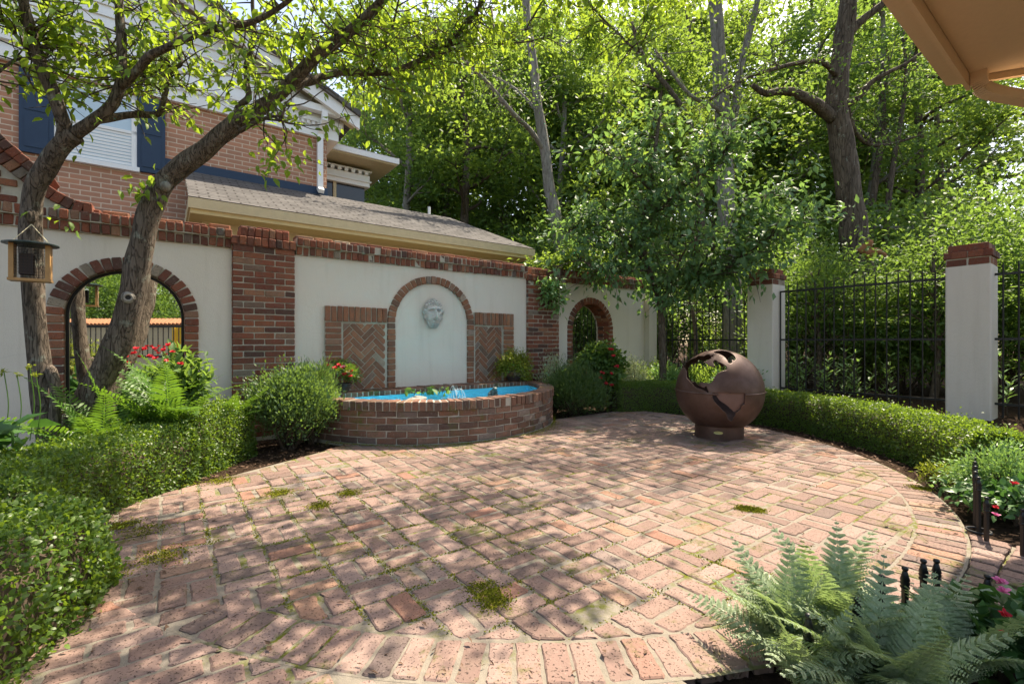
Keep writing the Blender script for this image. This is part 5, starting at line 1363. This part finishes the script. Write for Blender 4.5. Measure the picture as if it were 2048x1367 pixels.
# traced trunks that stand out of the woods
def big_tree(name, label, mat, lines, leaf_lines, ntw, mleaf, L=.10, twl=(.4, 1.1), leaf_n=12, extra=()):
    base = max((l[0] for l in lines), key=lambda l: -l[0][2])[0]
    t = thing(name, label, 'tree', (base[0], base[1], 0)); b = MB()
    for l, r0, r1, n in lines: b.tube(l, np.linspace(r0, r1, len(l)), n, True, None, .05)
    o = b.build('trunk', M[mat], t, True); tb = MB(); lp, ld = twigs(leaf_lines, ntw, twl, tb, (0, 0, .1), .010, .15, leaf_n, .28, .15)
    for e in extra:
        l2, d2 = twigs([np.array([e, e + .01, e + .02, e])], 5, (.3, .7), tb, (0, 0, 0), .01, .1, 12, .25, 0.); lp += l2; ld += d2
        for _ in range(110): lp.append(e + rng.normal(0, 1, 3) * (.26, .26, .2)); ld.append(rnd(1)[0])
    tb.build('twigs', M[mat], t, True); tree_leaves(t, lp, ld, M[mleaf], L, .55, 'quad'); return t, o


m1 = limb([(1150, 800, 11.0), (1135, 640, 11.0), (1122, 520, 11.0), (1112, 440, 11.0), (1098, 370, 11.0), (1090, 300, 11.0), (1080, 240, 11.0), (1072, 180, 11.0), (1066, 120, 11.0), (1055, 40, 11.0), (1050, -60, 11.0)])
m1b = limb([(1088, 300, 11.0), (1062, 262, 10.6), (1030, 230, 10.2), (1000, 195, 10.0), (970, 160, 9.8), (940, 130, 9.6), (905, 95, 9.4)])
m1c = limb([(1076, 225, 11.0), (1050, 195, 11.2), (1020, 170, 11.5), (985, 150, 11.6)])
big_tree('pale_barked_tree', 'slender pale-barked tree leaning left above the garage roof', 'bark_grey', [(m1, .165, .08, 12), (m1b, .06, .025, 8), (m1c, .045, .02, 8)], [m1b, m1c, m1[len(m1) // 2:]], 70, 'wood_leaf')
m2 = limb([(1472, 790, 10.0), (1468, 700, 10.0), (1464, 600, 10.0), (1458, 500, 10.0), (1452, 400, 10.0), (1448, 300, 10.0), (1444, 220, 10.0), (1440, 150, 10.0), (1436, 80, 10.0), (1430, 0, 10.0), (1424, -90, 10.0)])
m2b = limb([(1456, 290, 10.0), (1470, 220, 10.0), (1478, 150, 10.1), (1492, 90, 10.2), (1508, 30, 10.3), (1525, -40, 10.4)])
m2c = limb([(1448, 230, 9.9), (1420, 210, 9.5), (1380, 190, 9.2), (1340, 140, 9.0), (1310, 100, 8.9)])
big_tree('twin_stem_tree', 'tall grey twin-stemmed tree standing behind the fence over the globe', 'bark_grey', [(m2, .215, .12, 14), (m2b, .085, .055, 10), (m2c, .05, .02, 7)], [m2c, m2b, m2[2 * len(m2) // 3:]], 60, 'wood_leaf_yellow')
m3 = limb([(1738, 800, 10), (1736, 680, 10), (1728, 590, 10), (1716, 520, 10), (1704, 440, 10), (1696, 370, 10), (1686, 300, 10), (1676, 240, 10), (1674, 190, 10), (1680, 130, 10), (1688, 70, 10), (1696, 10, 10), (1704, -80, 10)])
m3b = limb([(1664, 236, 9.95), (1640, 214, 9.8), (1612, 196, 9.6), (1585, 184, 9.5), (1560, 182, 9.4), (1530, 186, 9.3), (1505, 170, 9.2)])
m3c = limb([(1672, 150, 9.9), (1655, 132, 9.7), (1630, 122, 9.5), (1585, 128, 9.4), (1540, 140, 9.3), (1495, 155, 9.2), (1450, 178, 9.1), (1420, 200, 9.0)])
m3d = limb([(1690, 212, 9.9), (1715, 196, 9.8), (1742, 165, 9.7), (1770, 148, 9.6), (1810, 128, 9.5), (1850, 100, 9.4)])
m3e = limb([(1690, 75, 10), (1722, 42, 9.9), (1750, 20, 9.8), (1790, -10, 9.7)])
m3f = limb([(1694, 215, 10.2), (1702, 245, 10.3), (1720, 275, 10.4), (1745, 290, 10.5), (1790, 285, 10.6), (1840, 270, 10.6)])
LO = []  # unseen limbs added above the frame to shade the far patio
for (px, py, z) in ((1050, 905, 7.6), (1120, 930, 7.6), (1200, 930, 7.8), (1280, 945, 7.6), (1350, 960, 7.4), (1100, 950, 7.4), (1330, 905, 7.8), (1230, 895, 7.9), (1000, 930, 7.6), (1560, 905, 7.6), (1640, 890, 7.8), (1420, 920, 7.8), (930, 915, 7.6), (1500, 880, 8.0), (1150, 890, 8.0)):
    h_ = shade(px, py, z); LO.append(catmull([m3[-1] + UP * .3, (m3[-1] + h_) / 2 + UP * .5, h_], 6))
t3, o3 = big_tree('oak_tree', 'big dark furrowed oak with heavy left limb and torn orange scar behind the fence', 'bark_oak', [(l, .03, .008, 6) for l in LO] + [(m3, .30, .155, 16), (m3b, .13, .045, 10), (m3c, .055, .022, 8), (m3d, .07, .025, 8), (m3e, .10, .055, 9), (m3f, .06, .02, 7)], [m3b, m3c, m3d, m3e, m3f], 110, 'wood_leaf', .088, extra=[l[-1] for l in LO])#=[l[-1] for l in LO])
w0 = P(1742, 498, 9.72); b = MB(); b.tube(catmull([w0 + np.array([-.16, .1, -.05]), w0 + np.array([-.05, 0, .10]), w0 + np.array([-.01, 0, .19])], 4), np.linspace(.12, .035, 9), 9, True, None, .12)
b.tube(catmull([w0 + np.array([-.1, .05, -.1]), w0 + np.array([.10, -.02, -.06]), w0 + np.array([.30, -.05, -.2])], 4), np.linspace(.12, .05, 9), 9, True, None, .15); b.build('torn_scar', M['wound'], o3, True)
for i, (pts, r, lab) in enumerate((([(1745, 780, 12.5), (1765, 560, 12.5), (1775, 420, 12.5), (1786, 330, 12.5), (1800, 250, 12.6), (1812, 150, 12.6), (1806, 60, 12.6)], .09, 'thin dark curving tree right of the oak'),
                                   ([(1720, 760, 13), (1738, 470, 13), (1748, 380, 13), (1760, 300, 13), (1768, 240, 13), (1762, 180, 13), (1750, 120, 13)], .11, 'dark bent tree showing close behind the oak trunk'),
                                   ([(1415, 760, 13), (1408, 560, 13), (1402, 420, 13), (1394, 330, 13), (1380, 250, 13), (1340, 180, 13), (1290, 120, 13), (1262, 40, 13)], .12, 'bare-limbed tree leaning left of the twin stems'),
                                   ([(1888, 700, 12), (1860, 480, 12), (1880, 430, 12), (1930, 360, 12), (1990, 300, 12)], .035, 'thin pale sapling arching under the eave'),
                                   ([(1385, 790, 9.6), (1392, 690, 9.6), (1388, 640, 9.6), (1378, 590, 9.6), (1372, 520, 9.6)], .05, 'brown crooked sapling behind the fence above the globe'),
                                   ([(1840, 780, 8.6), (1838, 700, 8.6), (1845, 630, 8.6), (1850, 560, 8.6), (1862, 500, 8.6)], .03, 'thin tan stem behind the wide fence panel'))):
    l = limb(pts); big_tree('slender_tree', lab, 'bark_oak' if i < 3 else 'bark', [(l, r, r * .4, 9)], [l[len(l) // 2:]], 26, 'wood_leaf', .095, (.3, .8))

# corner tree inside the fence
g1 = limb([(1326, 790, 8.0), (1325, 700, 8.0), (1322, 620, 8.0), (1314, 585, 8.0), (1304, 560, 7.95), (1290, 510, 7.9), (1285, 450, 7.8), (1300, 380, 7.7), (1310, 300, 7.7), (1320, 230, 7.7)])
g2_ = limb([(1324, 640, 8.0), (1332, 590, 8.0), (1350, 570, 7.9), (1385, 560, 7.8), (1400, 530, 7.7), (1440, 480, 7.6), (1500, 420, 7.5), (1560, 380, 7.4)])
g3 = limb([(1288, 520, 7.9), (1240, 470, 7.7), (1190, 450, 7.6), (1140, 460, 7.5)]); g4 = limb([(1290, 450, 7.8), (1350, 390, 7.5), (1420, 330, 7.3), (1460, 290, 7.2)])
g5 = limb([(1385, 560, 7.8), (1450, 540, 7.4), (1530, 480, 7.2), (1620, 430, 7.1)]); g6 = limb([(1300, 540, 7.9), (1220, 540, 7.6), (1160, 520, 7.4)])
g7 = limb([(1300, 380, 7.7), (1250, 330, 7.5), (1200, 300, 7.4)]); g8 = limb([(1335, 575, 7.9), (1370, 500, 7.3), (1400, 470, 7.0)])
t, o = big_tree('corner_tree', 'small broad-leaved tree with thin dark trunk rising behind the globe hedge', 'bark', [(g1, .065, .025, 10), (g2_, .045, .015, 8), (g3, .03, .01, 7), (g4, .03, .01, 7), (g5, .025, .01, 7), (g6, .025, .01, 7), (g7, .02, .008, 6), (g8, .02, .008, 6)], [g2_, g3, g4, g5, g6, g7, g8, g4, g5, g3, g1[len(g1) // 2:]], 500, 'blue_leaf', .13, (.25, .85), 15)

# understorey
LU = 'leafy understorey bush filling the gaps under the trees beyond the fence'
def under(seed, c, r, n, mat, L, flat):
    t = bush('understorey_bush', LU, 'bush', (0, 0, r[2] * .95), r, n, M[mat], L, .5, 'quad', 40, None, -.05, .26); 
    return t
ub = [under(1, 0, (1.1, 1.0, 1.2), 7500, 'wood_leaf', .08, 1), under(2, 0, (1.2, 1.0, .9), 6500, 'wood_leaf_yellow', .075, 1), under(3, 0, (.9, .9, 1.5), 8000, 'wood_leaf', .085, 1)]
i = 0
for s, d in [(9.3, -1.2), (9.8, .3), (10.2, 1.4), (9.7, 2.4), (10.3, 3.2), (9.8, 4.3), (9.9, 5.6), (9.6, 6.8), (11, -.2), (11.2, 1.2), (11.6, 2.4), (11.4, 4.3), (7.6, -2.2), (9.0, -2.6), (6.6, -2.4), (5.6, -2.2), (10.2, -2.6), (11.8, .4), (12, 3.4), (11.6, 5.6), (13, 1.6), (13.2, 4.6), (6.2, -3.9), (7.6, -4.6), (9.3, -5), (11.3, -4)]:
    o = ub[i % 3] if i < 3 else clone(ub[i % 3]); p = W(s + rng.uniform(-.2, .2), d + rng.uniform(-.2, .2)); sca = rng.uniform(.85, 1.25)
    o.location = (p[0], p[1], .12); o.scale = (sca,) * 3; o.rotation_euler = (0, 0, rng.uniform(0, 6.28)); o['label'] = LU; o['group'] = 'understorey bushes beyond the fence'; i += 1
# layered maples behind the wide panel
def maple(label, c, r, n):
    c = np.asarray(c, float); t = thing('maple_tree', label, 'tree', (c[0], c[1], .12)); pos = []; b = MB()
    for k in range(34):
        a = rng.uniform(0, 6.28); rr = r[0] * math.sqrt(rng.random()); z = c[2] + r[2] * rng.uniform(-1, 1); q = np.array([c[0] + rr * math.cos(a), c[1] + rr * math.sin(a), z - .12 * rr])
        m = n // 34; pos.append(q + rng.normal(0, 1, (m, 3)) * (.28, .28, .03)); b.tube(catmull([np.array([c[0], c[1], z - .3]), (q + np.array([c[0], c[1], z])) / 2 + UP * .05, q], 4), np.linspace(.014, .004, 9), 5, False)
    b.tube(catmull([(c[0], c[1], .05), (c[0] + .08, c[1], c[2] * .5), (c[0], c[1], c[2] + r[2] * .6)], 5), np.linspace(.06, .02, 11), 8); b.build('trunk', M['bark'], t, True)
    pos = np.concatenate(pos); m = len(pos); T = unit(rng.normal(size=(m, 3)) * (1, 1, .25) - UP * .15); leaves('crown', pos, T, unit(rnd(m) * .35 + UP), rng.uniform(.05, .10, m), rng.uniform(.02, .035, m), M['wood_leaf'], t, 'quad')
maple('low tree with flat layered sprays behind the wide iron fence panel', (*W(9.0, 2.3)[:2], 1.7), (.85, .8, .75), 4200)
maple('bright feathery tree rising above the nearer stucco pillar', (*W(9.2, 3.9)[:2], 1.9), (.8, .8, .75), 3800)
maple('layered tree against the right picture edge behind the fence', (*W(9.1, 5.3)[:2], 1.8), (.85, .8, 1.0), 4500)
for i, (s, d, n) in enumerate(((7.75, 1.75, 8), (7.8, 2.35, 9), (7.7, 2.95, 9), (7.85, 3.45, 8), (7.7, 4.75, 7), (7.8, 1.0, 6), (7.75, 5.5, 6))):
    p = W(s, d); t = thing('laurel_plant', 'laurel-like plant with upright pale-tipped leaf stems just beyond the iron fence', 'plant', (p[0], p[1], .125), 'laurel plants along the fence'); b = MB(); Lp, Ld, Nn = [], [], []
    for k in range(n):
        q0 = p + np.array([*rng.normal(0, .13, 2), .12]); q1 = q0 + np.array([*rng.normal(0, .12, 2), rng.uniform(.45, .8)]); l = catmull([q0, (q0 + q1) / 2 + rng.normal(0, .03, 3), q1], 6); b.tube(l, np.linspace(.007, .004, len(l)), 5)
        for f in np.linspace(.3, 1, 9):
            a = f * 23 + k
            for e in (0, math.pi): Lp.append(l[int(f * (len(l) - 1))]); Ld.append(unit(np.array([math.cos(a + e), math.sin(a + e), .75]))); Nn.append(unit(UP + rng.normal(0, .2, 3)))
    b.build('stems', M['twig'], t); m = len(Lp); LL = rng.uniform(.09, .14, m); leaves('foliage', np.array(Lp), np.array(Ld), np.array(Nn), LL, LL * .3, M['laurel'], t, 'oval')
for i, (s, d) in enumerate(((6.75, .55), (6.5, .95), (6.9, 1.35), (6.85, 1.9), (6.0, .5))):
    p = W(s, d); bush('groundcover_plant', 'leafy filler plant between the globe hedge and the far fence panel', 'plant', (p[0], p[1], .34), (.32, .28, .28), 2600, M['laurel'] if i % 2 else M['wood_leaf_yellow'], .06, .4, clumps=22, tight=.22, group='filler plants behind the globe hedge')
pw = thing('white_post', 'white square post seen through the bars of the small right arch', 'post', W(6.05, -2.0, 0)); b = MB(); b.wb(5.97, 6.17, -2.1, -1.9, 0, 2.3); b.build('shaft', M['stucco'], pw); b = MB(); b.wb(5.95, 6.19, -2.12, -1.88, 2.3, 2.36); b.build('cap', M['white'], pw)

# ================================================================ what the mirror shows: the garden behind the camera
def mirrored(px, py, D):
    p = P(px, py, D); m = W(AL[0], -.095, 0); return p - 2 * ((p - m) @ N) * N
mw = thing('tan_garden_wall', 'low tan wall with terracotta tile top reflected in the arched mirror', 'wall', mirrored(240, 690, 15))
q0, q1 = mirrored(60, 683, 15.2), mirrored(430, 683, 14.8); e = q1 - q0; e[2] = 0; eu = unit(e); ew = np.array([-eu[1], eu[0], 0]); c = (q0 + q1) / 2; c[2] = 0
b = MB(); b.box(c + UP * .75, e * .75, ew * .12, UP * .8); b.build('body', M['tan_wall'], mw)
b = MB(); L = np.linalg.norm(e) * 1.5; n = int(L / .13)
for k in range(n):
    for sg in (-1, 1): b.tube([c + eu * (-L / 2 + (k + .5) * .13) + UP * 1.76, c + eu * (-L / 2 + (k + .5) * .13) + ew * sg * .24 + UP * 1.6], .06, 8)
b.build('tile_cap', M['tile'], mw)
rl = thing('black_railing', 'black metal railing reflected in the arched mirror', 'railing', mirrored(240, 680, 10.5))
def rail(p, q, z0, z1, n):
    p = p * (1, 1, 0); q = q * (1, 1, 0); b = MB(); dd = (q - p) / 2; w = unit(np.cross(dd, UP))
    for z in (z0, z1): b.box((p + q) / 2 + UP * z, dd, w * .02, UP * .025)
    b.build('rail', M['iron'], rl); b = MB()
    for k in range(n + 1): x = p + (q - p) * k / n; b.tube([x + UP * z0, x + UP * z1], .011, 5)
    b.build('balusters', M['iron'], rl)
rail(mirrored(150, 683, 10.5), mirrored(420, 683, 10.5), .72, 1.40, 26); rail(mirrored(60, 683, 10.), mirrored(158, 683, 10.), .72, 1.45, 12)
yc = mirrored(361, 690, 11.5); yc[2] = .5; ch_ = thing('yellow_chair', 'yellow slatted chair reflected at the right of the arched mirror', 'chair', yc)
for k in range(5): b = MB(); b.box(yc + eu * (k - 2) * .085 + UP * .62, eu * .034, ew * .015, UP * .30); b.build('back_slat', M['yellow'], ch_)
b = MB(); b.box(yc + UP * .32 - ew * .22, eu * .22, ew * .22, UP * .02); b.build('seat', M['yellow'], ch_)
for i, j in ((-1, 0), (1, 0), (-1, -1), (1, -1)): b = MB(); b.box(yc + eu * i * .2 + ew * j * .42 + UP * .1, eu * .02, ew * .02, UP * .22); b.build('leg', M['yellow'], ch_)
for px, py, D, r, mt, lab in ((148, 715, 10.4, (.7, .6, .55), 'gold_leaf', 'bright lime shrub reflected at the left of the arched mirror'), (345, 705, 10., (.6, .5, .3), 'wood_leaf_yellow', 'low leafy shrub reflected at the right of the arched mirror')):
    c = mirrored(px, py, D); bush('garden_shrub', lab, 'shrub', (c[0], c[1], r[2] * .95), r, 4200, M[mt], .06, .5, clumps=30, tight=.25)
for k, (px, D, sca) in enumerate(((140, 18, .8), (200, 20, .9), (255, 18.5, .8), (300, 21, .95), (345, 18, .8), (400, 21, .95), (60, 21, .9), (120, 25, 1.2), (230, 26, 1.3), (320, 26, 1.2), (420, 26, 1.2))):
    c = mirrored(px, 683, D); o = clone(protos[k % 4]); o.location = (c[0], c[1], -1.0); o.scale = (sca,) * 3; o.rotation_euler = (0, 0, k * 1.3); o['label'] = 'garden tree behind the camera, seen only in the arched mirror'; o['group'] = 'trees seen in the mirror'

for k, (px, D) in enumerate(((110, 16.5), (170, 16.8), (235, 16.5), (300, 17), (360, 16.4), (430, 16.6))):
    c = mirrored(px, 683, D); o = clone(ub[k % 3]); o.location = (c[0], c[1], .0); o.scale = (1.1, 1.1, 1.25); o['label'] = 'garden bush behind the camera, seen only in the arched mirror'; o['group'] = 'bushes seen in the mirror'

# ================================================================ camera, sun, sky
cam = bpy.data.cameras.new('camera'); cam.lens = F / 2048 * 36; cam.sensor_width = 36; cam.clip_start = .05; cam.clip_end = 600
co = bpy.data.objects.new('camera', cam); COL.objects.link(co); co.location = (0, 0, H); co.rotation_euler = (math.radians(90), 0, 0); sc.camera = co
sl = bpy.data.lights.new('sun', 'SUN'); sl.energy = SUN_E; sl.angle = math.radians(.53); sl.color = (1., .96, .90)
so = bpy.data.objects.new('sun', sl); COL.objects.link(so); so.rotation_euler = Vector(SUN).to_track_quat('Z', 'Y').to_euler()
wd = bpy.data.worlds.new('World'); sc.world = wd; wd.use_nodes = True; wt_ = wd.node_tree; sk = wt_.nodes.new('ShaderNodeTexSky'); sk.sky_type = 'NISHITA'; sk.sun_disc = False
sk.sun_elevation = SUN_EL; sk.sun_rotation = SUN_AZ; sk.air_density = 1.; sk.dust_density = 2.; sk.ozone_density = .7
bg = wt_.nodes['Background']; wt_.links.new(sk.outputs[0], bg.inputs['Color']); bg.inputs['Strength'].default_value = SKY_S
sc.view_settings.view_transform = 'Standard'; sc.view_settings.look = 'None'; sc.view_settings.exposure = EXPO; sc.view_settings.gamma = 1.; sc.view_settings.use_white_balance = True; sc.view_settings.white_balance_temperature = 7800
sc.render.engine = 'CYCLES'; sc.cycles.max_bounces = 8; sc.cycles.diffuse_bounces = 4; sc.cycles.glossy_bounces = 4; sc.cycles.transmission_bounces = 6; sc.cycles.transparent_max_bounces = 8
sc.cycles.use_denoising = True; sc.cycles.sample_clamp_indirect = 6.
